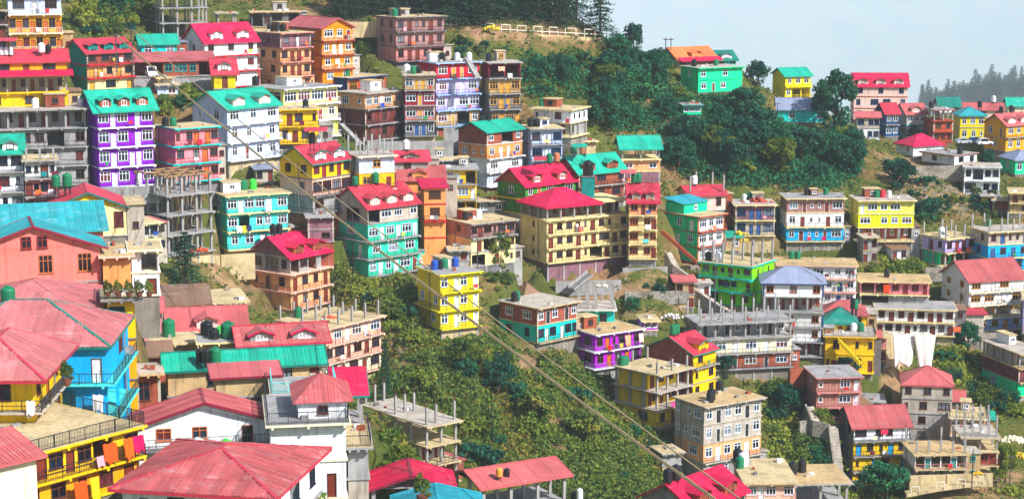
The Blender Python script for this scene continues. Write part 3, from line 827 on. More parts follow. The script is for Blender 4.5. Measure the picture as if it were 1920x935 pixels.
# --- bottom right
H('the magenta gabled house', 'low house with crossing bright magenta gables at the lower edge', 1203, 1300, 1396, 1004, 952, 236, 'con OWO OO', roof='gx', rk='mag', dm=2, hr=2.3, D=8, fr='b', dwall='brk', tanks='k.0,.75 k.15,.8')
H('the pale pink house', 'pale pink flat roofed house with blue curtained windows', 1375, 1397, 1489, 975, 905, 246, 'pcr WdW.W . b;pcr WDW . b', fr='w', dr2='w', trim='ltn', tanks='g.02,.6 w.12,.7 k.05,.9', rl='ros')
H('the slab pavilion', 'open concrete slab pavilion on pillars beside the pale pink house', 1462, 1487, 1590, 950, 907, 252, 'con x - x', tanks='k.1,.5 k.3,.6', name='pavilion', D=8)
# --- far ridge
H('the apricot roofed house', 'ridge house with apricot roof over a magenta lean-to', 1237, 1272, 1342, 126, 111, 446, 'bpk w.w.w w', roof='gx', rk='ror', dm=1, hr=2.4, dwall='or2', D=8, so=.6, awn='mag')
H('the mint ridge house', 'mint green flat roofed house on the ridge', 1276, 1309, 1391, 174, 129, 432, 'mgr w..w.. w;mgr wDw.. .', fr='w', trim='mgr', tanks='k.1,.5 g.6,.5')
H('the far teal house', 'teal gabled house half hidden behind the mint ridge house', 1325, 1347, 1380, 124, 112, 458, 'tea w.w .', roof='gx', rk='tdk', hr=1.9, dm=1, D=7, dwall='wht')
H('the far lemon house', 'lemon yellow balconied house on the ridge between two dark trees', 1448, 1472, 1519, 186, 142, 472, 'lem www . b;lem wOO . b', fr='w', roof='gx', rk='tea', hr=1.6, trim='lem', rl='lem')
H('the teal barn', 'low teal house with slate grey roof on the ridge', 1455, 1459, 1548, 230, 204, 450, 'tea .w..w -', roof='gx', rk='sla', hr=2.2, fr='w', D=8)
H('the ridge hotel', 'pale pink ridge hotel with magenta roof and three curved dormers', 1594, 1600, 1700, 225, 160, 522, 'pal w.w.w -;pal w.WW.w -;pal w.w.w - b', roof='gx', rk='mag', dm=3, hr=3.0, fr='n', dwall='pal', name='hotel_building', trim='rus')
H('the grey cabin', 'grey white ridge house under a flat slab beside the big tree', 1603, 1606, 1648, 263, 219, 480, 'gre W.ww -;wht w.ww -', fr='n', roof='gx', rk='crr', hr=.9)
H('the dark ridge house', 'dark blue ridge house with red roof beside the grey cabin', 1642, 1660, 1684, 257, 212, 490, 'nvy ww . b;nvy ww .', roof='gx', rk='red', hr=2.2, fr='w')
H('the slate ridge house', 'slate walled ridge house with rose roof and dormer', 1678, 1699, 1736, 257, 213, 496, 'gre www .;dcn www . b', roof='gx', rk='crr', dm=1, hr=2.2, fr='w', dwall='pcr', trim='tea')
H('the rust frame', 'rust red half built ridge house with open top floor', 1731, 1749, 1786, 268, 207, 490, 'con x - x;rus ww . b;rus www .', fr='b', trim='rus', tanks='k.1,.5')
H('the olive ridge house', 'olive yellow ridge house with blue green hipped roof', 1786, 1799, 1846, 264, 216, 505, 'oli www n;oli wwn w', roof='hip', rk='cyd', hr=1.8, fr='w', tanks='k.9,.5')
H('the gold ridge house', 'gold yellow ridge house with rose gabled roof and white windows', 1844, 1885, 1932, 285, 234, 481, 'gold WwW wD b;gold WwW w', roof='gx', rk='crr', dm=2, hr=2.4, fr='w', dwall='pal', tanks='k.2,.5 k.6,.5')
H('the magenta bungalow', 'white bungalow with bright magenta hipped roof', 1680, 1712, 1768, 294, 273, 456, 'wht .w. .w', roof='hip', rk='mag', hr=2.2, fr='w', D=7)
H('the cream bungalow', 'cream white bungalow with a brown tinged flat roof above the scree', 1728, 1789, 1831, 311, 292, 446, 'wht .w.. Ww', r=1, fr='k', trim='rbr', D=8, tanks='k.95,.3')
H('the tiered white house', 'white house stepping down the scree on two balconied floors', 1804, 1807, 1873, 364, 313, 439, 'wht wOww - b;wht O.ww - b', fr='k', trim='wht', rl='wht')
H('the mint slate cottage', 'mint cottage with slate hipped roof at the picture edge', 1874, 1903, 1945, 328, 299, 451, 'mgr w.w w', roof='hip', rk='sla', hr=1.7, fr='w')
H('the lime roofed house', 'distant house with pale green roof on the ridge', 1752, 1762, 1800, 212, 199, 540, 'wht w.w .', roof='gx', rk='tdk', hr=2.2, fade=.5)
H('the far rose house', 'distant long rose roofed house behind the olive ridge house', 1800, 1806, 1880, 222, 205, 545, 'pal w.w.w .', roof='gx', rk='crr', hr=1.5, tanks='w.8,.5')
H('the far cream house', 'distant cream house with pale roof near the conifer ridge', 1882, 1890, 1935, 218, 198, 560, 'ivo w.w .', roof='gx', rk='tea', hr=2.0, fade=.4)
H('the mint hut', 'little mint hut with white windows alone among the trees', 1274, 1281, 1315, 216, 198, 416, 'mgr www .', fr='w', trim='dtl', D=5, name='hut')
H('the pink ridge hut', 'tiny pink hut behind the round tree on the skyline', 1152, 1156, 1176, 96, 80, 446, 'pnk n.n -', D=4, name='hut', trim='rus')
# --- foreground left
H('the salmon house', 'salmon pink gabled house with brown casement windows', -58, -57, 192, 610, 472, 139, 'sal ..W.....W...W. -;sal .w..w. -', roof='gy', rk='cyd', fk='mar', hr=1.65, D=4, fr='o', near=1, so=.55, gabwin=1, fade=.1)
H('the teal roofed house', 'salmon house with weathered turquoise sheet roof behind the salmon gable', -60, -58, 196, 520, 438, 150, 'sal .w..w.w -', roof='gx', rk='cyd', hr=1.6, D=7, near=1, fade=.4)
H('the orange annex', 'plain orange annex with pale pink flat roof beside the salmon gable', 193, 195, 247, 556, 482, 141, 'or2 ... -', trim='pcr', D=5)
H('the white stair block', 'white annex with black railed outside stair beside the orange annex', 246, 249, 300, 556, 470, 143, 'wht .O -;wht .D -', trim='ivo', D=6, fr='k')
H('the stained yellow house', 'narrow stained yellow house below the plant terrace', 206, 209, 260, 790, 562, 131, 'yel W. -;gold .. -;gold .. -', fr='k', trim='dcn', D=5, ofr=.6, rr=1)
H('the rose hipped house', 'house with faded rose hipped roof below the salmon wall', -90, 160, 224, 700, 592, 127, 'gold W.W w', r=1, roof='hip', rk='pnk', hr=1.5, near=1, fade=0.3, D=9)
H('the blue house', 'sky blue house with weathered rose hipped roof and railed side veranda', -130, 205, 246, 868, 645, 117, 'sky ........w.d .W B;sky ........O.. OO B;sky ........w. D.', r=1, roof='hip', rk='pnk', hr=1.9, near=1, fade=0.5, D=8, fr='b', dr='n', dr2='w', trim='aqu', fk='tdk')
H('the bright yellow house', 'bright yellow house with pink hipped roof and wrapped balcony', -95, 66, 118, 840, 704, 107, 'yel ..W. wDw B;yel ... wDD', r=1, roof='hip', rk='pnk', hr=1.6, near=1, fade=0.45, D=7, fr='b', dr='o', trim='gre', ofr=.9, fk='red')
H('the yellow deck house', 'yellow house with railed roof deck and orange washing', 43, 44, 262, 972, 856, 101, 'yel DDwDwO.w . b;gold DwDwD .', th=37, D=8, fr='b', dr='b', trim='yel', rr=1, deck=1, ofr=.3)
H('the red edge shed', 'weathered red sheet roof over a shed at the lower edge', -90, -40, 72, 990, 880, 96, 'ivo .. .', th=30, roof='shed', rk='crr', hr=.9, near=1, fade=.4, D=5, name='shed')
H('the white gabled house', 'white house with broad low red gable and railed gallery', 259, 262, 508, 893, 797, 118, 'wht .w.w..D. - b;wgr .wD..w. -', roof='gy', rk='crr', fk='mar', hr=1.25, D=7, near=1, fr='o', dr='k', trim='dcn', fade=0.25, rl='dcn')
H('the white terrace block', 'white block with railed terrace and red pyramid kiosk', 508, 510, 650, 940, 797, 116, 'wht .. -;wht ..D -', fr='b', dr='b', trim='ivo', D=7, rr=1, ph=(.38, 1.04, .1, .75, 1.0, 'wht', 'crr'))
H('the cream terrace wall', 'cream block with turquoise railing behind the red pyramid', 514, 516, 628, 812, 738, 126, 'ivo .. -', D=4, rr=1, rl='aqu', trim='ivo')
H('the pyramid roof house', 'white house under a large faded red hipped roof at the lower edge', 232, 507, 600, 1015, 925, 98, 'wht .n.w...... wWw', r=1, roof='hip', rk='crr', fk='red', hr=1.05, near=1, fade=.5, D=8, fr='k', ofr=.55)
H('the green sheet house', 'tan house with long bright green sheet roof and arched windows', 312, 316, 604, 745, 690, 136, 'tan ...A....A.D -', roof='gx', rk='tea', fk='tdk', hr=0.8, D=2.7, near=1, fr='k', tanks='')
H('the red veranda house', 'grey house with streaked red roofs and arched white windows', 440, 452, 612, 695, 645, 152, 'con .A...A.. .', roof='gx', rk='crr', fk='mag', hr=1.0, D=4.2, near=1, fr='w', fade=.35, dm=2)
H('the twin red roofs', 'low house with two stepped red roofs behind the black tanks', 316, 320, 460, 655, 622, 166, 'tan D.w.D .', roof='gx', rk='crr', hr=1.5, D=6, fade=.05, dm=1, dwall='pal')
H('the tan shed', 'tan shed with tilted red roof behind the white gabled house', 402, 406, 520, 748, 708, 129, 'tan ... -', roof='shed', rk='crr', fk='mar', hr=0.4, D=1.8, name='shed')
H('the pink closet', 'small pink outhouse with red roof beside the green tank', 268, 271, 304, 648, 586, 162, 'pnk .D -', roof='shed', rk='crr', hr=.5, D=4, fr='b', name='hut')
H('the pale slab shed', 'open shed with pale grey sheet roof below the cedar tree', 300, 303, 390, 606, 572, 172, 'con x - x', roof='shed', rk='brn', fade=.6, hr=.9, D=6, name='shed')
H('the cream slab shed', 'concrete canopy on pillars beside the pale grey shed', 388, 402, 462, 610, 568, 178, 'ltn x - x', D=6, name='shed', trim='ltn')
H('the magenta awning', 'small magenta awning on posts beside the teal railing', 628, 630, 682, 800, 742, 127, 'con x - x', roof='shed', rk='mag', hr=.9, D=4, name='awning', fk='tdk')
H('the grey stair house', 'narrow grey concrete house with white stair beside the terrace block', 652, 654, 692, 960, 838, 119, 'con .. -;gre .. -', D=5, fr='k', rr=1)
H('the magenta open shed', 'open steel shed with bright magenta gable roof', 694, 697, 846, 985, 915, 121, 'con x - x', roof='gy', rk='mag', fk='mar', hr=0.8, D=5, near=1, name='shed')
H('the turquoise shed', 'shed with turquoise sheet roof at the lower edge', 748, 750, 902, 1020, 978, 110, 'con ... -', roof='gy', rk='cya', hr=0.6, D=5, near=1, name='shed')
H('the ravine frame', 'bare concrete frame with stub columns at the bottom of the ravine', 682, 800, 858, 912, 800, 262, 'con x - x;con OO O o;con OO O o', name='unfinished_building', cols=(4, 3, 2.6), D=10, trim='ltn', th=36)
H('the coral pavilion', 'open pavilion with broad coral red roof at the ravine foot', 852, 905, 1062, 968, 912, 206, 'con x - x', roof='gx', rk='crr', hr=1.0, D=6.5, near=0, name='pavilion', dm=0)
H('the tank platform', 'tan flat roofed outhouse carrying the big green tank', 285, 288, 372, 712, 646, 156, 'tan ..w -', D=4, trim='ltn', name='hut')
H('the black tank platform', 'low tan outhouse carrying black and green tanks behind the green sheet roof', 374, 376, 447, 700, 643, 153, 'tan .. -', D=3, trim='crm', name='hut')
H('the brick outhouse', 'ruined brick outhouse with tan slab behind the blue house', 254, 257, 302, 775, 702, 134, 'brk w. -', D=3, trim='tan', name='hut')
H('the tin lean-to', 'rusty brown lean-to under the pink outhouse', 262, 264, 318, 725, 668, 146, 'rus .. -', roof='shed', rk='brn', hr=.4, D=3, name='shed')
H('the mauve undercroft', 'blank mauve undercroft beside the sea green house', 574, 578, 626, 455, 408, 315, 'mau .. -;mau .w -', name='hut', D=5)
H('the shaded grey house', 'plain dark grey house in the gap beside the apricot teal house', 800, 803, 858, 345, 302, 346, 'dcn w.D -;dcn .w. - b', fr='w', D=5)
H('the shaded slate house', 'shadowed slate house wedged behind the green brick house', 893, 898, 944, 425, 378, 354, 'dcn w.w -;dcn D.w - b', fr='w', D=5)
H('the little slab', 'small open slab on posts beside the striped rose house', 1611, 1614, 1656, 774, 752, 336, 'con x - x', D=5, name='pavilion')
H('the narrow rose house', 'narrow rose coloured house tucked behind the ochre stair house', 1636, 1638, 1661, 676, 632, 347, 'ros w. -;ros .D - b', D=5, trim='tan')
H('the tin hut', 'grey hut with a flat slab roof beside the grey window block', 1222, 1242, 1277, 874, 850, 296, 'con .. .', D=4, name='hut')
H('the cream annex', 'small plain cream annex below the bungalow on stilts', 1075, 1086, 1117, 290, 266, 383, 'ltn . .', D=4, name='hut', trim='crm')
H('the stone shed', 'long dark shed under the cut bank above the peach brick house', 468, 472, 562, 52, 24, 392, 'dcn OwO.O -', D=5, name='shed', trim='tan')
H('the props frame', 'low unfinished slab behind the white magenta house', 404, 408, 444, 54, 26, 386, 'con x - x', D=5, name='shed')
H('the yellow hut', 'tiny yellow hut with dark roof above the sky blue block', 1836, 1840, 1862, 384, 368, 418, 'yel .D -', D=4, name='hut', trim='dcn')
H('the brick wall house', 'low raw brick house beside the yellow hut', 1858, 1861, 1892, 396, 376, 416, 'brk .. -', D=4, name='hut')
H('the grey cellar', 'grey two storey cellar block below the orange tower', 840, 843, 880, 508, 470, 326, 'con .D -;con .. -', D=4, name='hut')

# ---------------------------------------------------------------- terrain
CTRL = []
for r in HOUSES:
    o, u, v, W, D = r['org'], r['u'], r['v'], r['W'], r['D']
    for a, b in ((0, 0), (W, 0), (W / 2, 0)):
        p = o + u * a + v * b
        CTRL.append((p.x, p.y, p.z - 0.3))
        p = p - v * 2.5
        CTRL.append((p.x, p.y, p.z - max(1.2, r['pl'])))
    for a in (0, W):
        p = o + u * a + v * D
        CTRL.append((p.x, p.y, p.z + 0.4))
VEG = [(140, 75, 352), (200, 20, 382), (250, 60, 365), (320, 40, 388), (100, -70, 430), (500, 25, 398), (640, 35, 402), (690, 95, 388), (860, 45, 406),
       (860, 105, 398), (930, 62, 406), (1000, 58, 412), (1120, 66, 424), (940, -50, 462), (1030, 8, 446), (1085, 40, 434), (1150, 85, 437), (1200, 108, 442), (1250, 120, 442),
       (700, -120, 470), (400, -140, 460),
       (950, 120, 402), (1010, 180, 398), (1100, 190, 402), (1200, 190, 415), (1200, 260, 404), (1300, 250, 418), (1130, 300, 392), (1400, 205, 440), (1300, 330, 402),
       (1450, 340, 405), (1440, 270, 420), (1560, 250, 455), (1560, 310, 425), (1620, 280, 445), (1650, 330, 425), (1700, 410, 402), (1800, 400, 410), (1620, 250, 465),
       (1750, 345, 425), (1400, 345, 398), (1540, 350, 402),
       (640, 540, 318), (700, 600, 304), (750, 660, 292), (740, 560, 310), (850, 700, 290), (900, 655, 300), (1000, 700, 300), (950, 800, 285), (1050, 850, 280),
       (1150, 900, 280), (1100, 770, 294), (900, 900, 266), (780, 760, 276), (880, 830, 275), (1200, 820, 300), (1240, 905, 292), (1150, 680, 316), (1100, 545, 336),
       (1200, 525, 345), (1250, 590, 338), (1300, 560, 345), (1200, 580, 335), (1380, 600, 342), (930, 520, 325), (830, 470, 325), (900, 500, 328),
       (1450, 730, 334), (1480, 810, 326), (1560, 740, 338), (1550, 860, 318), (1460, 890, 312), (1640, 930, 316), (1750, 930, 312), (1850, 910, 318), (1900, 850, 330),
       (1810, 660, 362), (1850, 720, 352), (1900, 780, 342), (1680, 660, 350), (1900, 640, 372), (1720, 490, 388), (1640, 490, 388), (1660, 720, 344), (1780, 900, 316),
       (420, 545, 290), (400, 520, 300), (460, 560, 285)]
for x, y, d in VEG:
    CTRL.append(tuple(P(x, y, d)))
# the near spur, the hidden gully behind it, and the slopes out of sight
CTRL += [(x * 1.4, y * 1.4, z * 1.4) for x, y, z in ((-70, 90, -34), (-20, 92, -33), (20, 100, -40), (-20, 60, -30), (-60, 60, -26), (30, 60, -34), (-100, 120, -30),
         (0, 20, -14), (60, 40, -30), (0, 132, -47), (6, 122, -46), (-4, 150, -54), (12, 150, -58), (2, 108, -43), (24, 130, -56), (-15, 155, -52), (-28, 175, -57), (-8, 170, -57), (-45, 190, -56))]
CTRL += [(60, 250, -92), (110, 250, -100), (160, 250, -108), (110, 190, -86), (-80, 275, -60), (-20, 248, -82), (20, 240, -84),
         (-150, 200, -35), (-160, 300, -20), (-170, 400, 0), (-60, 480, 14), (-130, 470, 15), (-25, 510, 4), (28, 480, -66), (12, 500, -40),
         (60, 560, -110), (90, 540, -120), (120, 600, -140), (20, 580, -60), (170, 620, -130), (60, 620, -150), (-60, 600, 20), (-150, 620, 20), (0, 640, -40),
         (200, 500, -80), (210, 400, -75), (200, 300, -110), (120, 480, -100), (100, 490, -95), (150, 580, -100)]
CT = np.array(CTRL)
keep = [True] * len(CT)
for i in range(len(CT)):                      # merge points that lie on top of one another
    if keep[i]:
        dd = np.hypot(CT[i + 1:, 0] - CT[i, 0], CT[i + 1:, 1] - CT[i, 1])
        for j in np.nonzero(dd < 1.2)[0]:
            keep[i + 1 + j] = False
CT = CT[np.array(keep)]
K = np.hypot(CT[:, None, 0] - CT[None, :, 0], CT[:, None, 1] - CT[None, :, 1])
n = len(CT)
A = np.zeros((n + 3, n + 3))
A[:n, :n] = -K + np.eye(n) * 1.2
A[:n, n] = 1
A[:n, n + 1:] = CT[:, :2] / 100
A[n:, :n] = A[:n, n:].T
coef = np.linalg.solve(A, np.concatenate([CT[:, 2], np.zeros(3)]))
def rbf(x, y):
    out = np.zeros(len(x))
    for i in range(0, len(x), 8000):
        s = slice(i, i + 8000)
        k = -np.hypot(x[s, None] - CT[None, :, 0], y[s, None] - CT[None, :, 1])
        out[s] = k @ coef[:n] + coef[n] + x[s] / 100 * coef[n + 1] + y[s] / 100 * coef[n + 2]
    return out
X0, X1, Y0, Y1, STEP = -200.0, 236.0, 24.0, 660.0, 1.7
nx, ny = int((X1 - X0) / STEP) + 1, int((Y1 - Y0) / STEP) + 1
gx, gy = np.meshgrid(X0 + np.arange(nx) * STEP, Y0 + np.arange(ny) * STEP)
gx, gy = gx.ravel(), gy.ravel()
gz = rbf(gx, gy)
def vnoise(x, y, s, seed):
    """cheap value noise"""
    x, y = x / s, y / s
    ix, iy = np.floor(x).astype(np.int64), np.floor(y).astype(np.int64)
    fx, fy = x - ix, y - iy
    fx, fy = fx * fx * (3 - 2 * fx), fy * fy * (3 - 2 * fy)
    def h(a, b):
        k = (a * 374761393 + b * 668265263 + seed * 1442695) & 0x7fffffff
        k = ((k ^ (k >> 13)) * 1274126177) & 0x7fffffff
        return ((k ^ (k >> 16)) & 0xffff) / 65535.0
    return (h(ix, iy) * (1 - fx) + h(ix + 1, iy) * fx) * (1 - fy) + (h(ix, iy + 1) * (1 - fx) + h(ix + 1, iy + 1) * fx) * fy
gz += (vnoise(gx, gy, 9, 1) - 0.5) * 1.6 + (vnoise(gx, gy, 3.7, 2) - 0.5) * 0.9
for r in HOUSES:                               # cut level sites; keep every house base in sight
    o, u, v, W, D = r['org'], r['u'], r['v'], r['W'], r['D']
    lx = (gx - o.x) * u.x + (gy - o.y) * u.y
    ly = (gx - o.x) * v.x + (gy - o.y) * v.y
    inside = (lx > -1.9) & (lx < W + 1.9) & (ly > -1.9) & (ly < D + 1.7)
    gz[inside] = np.minimum(gz[inside], o.z - 0.25)
    low = o.z - r['pl'] * 0.9
    front = (lx > -1.5) & (lx < W + 1.5) & (ly > -3.6) & (ly <= 0.2)
    gz[front] = np.minimum(gz[front], low - 0.3)
    mid = o + u * (W / 2)
    ds = mid.y
    ax = gx / np.maximum(gy, 1)
    xs = [(o + u * a + v * b) for a in (0, W) for b in (0, D)]
    amin, amax = min(p.x / p.y for p in xs), max(p.x / p.y for p in xs)
    m = (ax > amin) & (ax < amax) & (gy < min(p.y for p in xs[::2]) + 0.5) & (gy > ds - 45)
    gz[m] = np.minimum(gz[m], low * gy[m] / ds - 0.1)
GZ = gz.reshape(ny, nx)
def ground(x, y):
    a, b = (x - X0) / STEP, (y - Y0) / STEP
    i, j = int(min(max(a, 0), nx - 2)), int(min(max(b, 0), ny - 2))
    fa, fb = min(max(a - i, 0), 1), min(max(b - j, 0), 1)
    return (GZ[j, i] * (1 - fa) + GZ[j, i + 1] * fa) * (1 - fb) + (GZ[j + 1, i] * (1 - fa) + GZ[j + 1, i + 1] * fa) * fb
def hit(px, py, d0=60.0, d1=640.0):
    """where the sight line through a pixel meets the ground"""
    dr = P(px, py, 1.0)
    d = d0
    while d < d1:
        p = dr * d
        if p.z <= ground(p.x, p.y):
            return Vector((p.x, p.y, ground(p.x, p.y))), d
        d += 1.0
    return None, None
idx = np.arange(nx * ny).reshape(ny, nx)
quads = np.stack([idx[:-1, :-1], idx[:-1, 1:], idx[1:, 1:], idx[1:, :-1]], -1).reshape(-1, 4)
def np_mesh(name, co, faces, mats, smooth=False):
    me = bpy.data.meshes.new(name)
    k = faces.shape[1]
    me.vertices.add(len(co))
    me.vertices.foreach_set('co', np.ascontiguousarray(co, dtype=np.float32).ravel())
    me.loops.add(faces.size)
    me.loops.foreach_set('vertex_index', np.ascontiguousarray(faces, dtype=np.int32).ravel())
    me.polygons.add(len(faces))
    me.polygons.foreach_set('loop_start', np.arange(0, faces.size, k, dtype=np.int32))
    if smooth:
        me.polygons.foreach_set('use_smooth', np.ones(len(faces), dtype=bool))
    for m in mats:
        me.materials.append(m)
    me.update(calc_edges=True)
    return me

def inpoly(poly, x, y):
    c = False
    j = len(poly) - 1
    for i in range(len(poly)):
        (xi, yi), (xj, yj) = poly[i], poly[j]
        if (yi > y) != (yj > y) and x < (xj - xi) * (y - yi) / (yj - yi) + xi:
            c = not c
        j = i
    return c
fwd = gy * FW.y + gz * FW.z
PXX = CX + FPX * gx / fwd
PYY = CY - FPX * (gy * UP.y + gz * UP.z) / fwd
BAREPOLY = [[(1030, 495), (1175, 500), (1255, 515), (1305, 565), (1240, 600), (1120, 560), (1040, 540)], [(1640, 625), (1700, 625), (1700, 745), (1650, 745)], [(1630, 280), (1720, 300), (1875, 400), (1760, 420), (1690, 390)],
            [(718, 545), (800, 640), (815, 730), (735, 730)], [(390, 490), (480, 500), (480, 580), (380, 570)], [(935, 640), (985, 650), (1050, 720), (960, 690)], [(1000, 740), (1045, 760), (1080, 850), (1030, 850)],
            [(860, 45), (1130, 55), (1130, 82), (860, 78)], [(560, 10), (710, 20), (710, 55), (560, 45)], [(1130, 70), (1260, 118), (1180, 125), (1130, 95)], [(1700, 900), (1920, 880), (1920, 935), (1700, 935)]]
BARE = np.zeros(len(gx), dtype=np.float32)
for i in np.nonzero((PXX > 0) & (PXX < 1920) & (PYY > 0) & (PYY < 940) & (gy > 240))[0]:
    if any(inpoly(pl_, PXX[i], PYY[i]) for pl_ in BAREPOLY):
        BARE[i] = 1.0
def ground_mat():
    m, t, b = base_mat('hillside', 0.95, 0.1)
    v = ocoord(t)
    a = ramp(t, noise(t, v, 0.05, 6, 0.7), 0.34, 0.54)
    c = mixc(t, ramp(t, noise(t, v, 0.5, 6, 0.7), 0.35, 0.7), lin('7c5c40'), lin('a88458'))
    g = mixc(t, ramp(t, noise(t, v, 0.8, 6, 0.7), 0.3, 0.7), lin('3c5020'), lin('66682c'))
    c = mixc(t, a, c, g)
    at = nd(t, 'ShaderNodeAttribute', attribute_name='bare_soil')
    soil = mixc(t, ramp(t, noise(t, v, 0.35, 6, 0.7), 0.35, 0.7), lin('b08c66'), lin('8a6a50'))
    fb_ = nd(t, 'ShaderNodeMath', operation='MULTIPLY')
    t.links.new(at.outputs['Fac'], fb_.inputs[0])
    t.links.new(ramp(t, noise(t, v, 0.25, 5, 0.7), 0.4, 0.58), fb_.inputs[1])
    c = mixc(t, fb_.outputs[0], c, soil)
    c = mixc(t, ramp(t, noise(t, v, 1.6, 5, 0.75), 0.56, 0.72), c, lin('5c4434'))
    c = mixc(t, ramp(t, noise(t, v, 2.6, 3, 0.7), 0.68, 0.76), c, lin('c0b4a0'))
    t.links.new(c, b.inputs['Base Color'])
    bp = nd(t, 'ShaderNodeBump')
    bp.inputs['Strength'].default_value = 0.9
    bp.inputs['Distance'].default_value = 0.5
    t.links.new(noise(t, v, 1.3, 7, 0.7), bp.inputs['Height'])
    t.links.new(bp.outputs[0], b.inputs['Normal'])
    return m
GM = ground_mat()
hs = link('hillside_ground', np_mesh('hillside_ground', np.stack([gx, gy, gz], -1), quads, [GM], True))
hs.data.attributes.new('bare_soil', 'FLOAT', 'POINT').data.foreach_set('value', BARE)
tag(hs, 'steep hillside ground of earth, scrub and dry grass', None, kind='structure')
# the wider land round it, below the modelled slope and out to the far valley
ox, oy = np.meshgrid(np.arange(-1600, 2001, 28.0), np.arange(-400, 3661, 28.0))
oz = np.full(ox.shape, -230.0)
oz += (vnoise(ox.ravel(), oy.ravel(), 160, 5).reshape(ox.shape) - 0.5) * 60
near_ = np.exp(-(np.maximum(0, np.hypot((ox + 20) / 1.3, oy - 300) - 330) / 160) ** 2)
cl = rbf(np.clip(ox, -200, 236).ravel(), np.clip(oy, 24, 660).ravel()).reshape(ox.shape) - 9
oz = oz * (1 - near_) + cl * near_
spine = 2600 + (ox - 550) * 0.25
oz -= np.clip(oy - 760, 0, None) * 0.45
ridge_h = -268 + np.clip((ox - 550) / 170, -6, 1.0) * 50 + np.clip((ox - 740) / 500, 0, 1) * 100
rz_ = ridge_h - np.abs(oy - spine) * 0.42 + (vnoise(ox.ravel(), oy.ravel(), 60, 9).reshape(ox.shape) - 0.5) * 12
oz = np.maximum(oz, np.where(ox > 60, rz_, -2000))
my, mx = ox.shape
oid = np.arange(mx * my).reshape(my, mx)
oq = np.stack([oid[:-1, :-1], oid[:-1, 1:], oid[1:, 1:], oid[1:, :-1]], -1).reshape(-1, 4)
wl_ = link('valley_ground', np_mesh('valley_ground', np.stack([ox.ravel(), oy.ravel(), oz.ravel()], -1), oq, [GM], True))
tag(wl_, 'wider valley ground and wooded ridge behind the town', None, kind='structure')
# far mountain
fx, fy = np.meshgrid(np.linspace(-22000, 22000, 260), np.linspace(3500, 27000, 150))
fz = np.interp(fy, [3500, 6000, 13000, 22000, 27000], [-1600, -1750, -1700, -350, 500])
for s, a, k in ((5200, 620, 11), (2300, 260, 12), (900, 120, 13)):
    w_ = 1 - np.abs(2 * vnoise(fx.ravel(), fy.ravel(), s, k).reshape(fx.shape) - 1)
    fz += (w_ - 0.5) * a * np.clip((fy - 9000) / 5000, 0.05, 1)
fz = np.minimum(fz, 900)
qy, qx = fx.shape
fid = np.arange(qx * qy).reshape(qy, qx)
fq = np.stack([fid[:-1, :-1], fid[:-1, 1:], fid[1:, 1:], fid[1:, :-1]], -1).reshape(-1, 4)
def far_mat():
    m, t, b = base_mat('far_slopes', 0.95, 0.05)
    v = ocoord(t)
    c = mixc(t, ramp(t, noise(t, v, 0.0012, 7, 0.65), 0.35, 0.65), lin('46603c'), lin('7c8058'))
    t.links.new(c, b.inputs['Base Color'])
    return m
mt = link('mountain', np_mesh('mountain', np.stack([fx.ravel(), fy.ravel(), fz.ravel()], -1), fq, [far_mat()], True))
tag(mt, 'far mountain slope dissolving into pale blue haze', None, kind='structure')
# the air
hz = MB()
hz.box(-22500, 22500, -800, 27500, -2150, 1000)
hm = bpy.data.materials.new('haze')
hm.use_nodes = True
hm.node_tree.nodes.clear()
pv = hm.node_tree.nodes.new('ShaderNodeVolumePrincipled')
pv.inputs['Color'].default_value = (0.80, 0.91, 1.0, 1)
pv.inputs['Density'].default_value = HAZE = 0.0001
pv.inputs['Anisotropy'].default_value = -0.35
mo = hm.node_tree.nodes.new('ShaderNodeOutputMaterial')
hm.node_tree.links.new(pv.outputs[0], mo.inputs['Volume'])
hzo = hz.build('haze', hm)
tag(hzo, 'thin blue haze filling the whole valley air', None, kind='stuff')

# ---------------------------------------------------------------- building a house
def col_mesh(h, mat, w=0.3):
    key = ('col', round(h, 2), mat.name, w)
    if key not in CACHE:
        m = MB()
        m.box(-w / 2, w / 2, -w / 2, w / 2, 0, round(h, 2))
        CACHE[key] = m.mesh('column', mat)
    return CACHE[key]

def rail_mat(k):
    return plain('rail_' + k, dict(HEX, k='2a2e34')[k], 0.5)

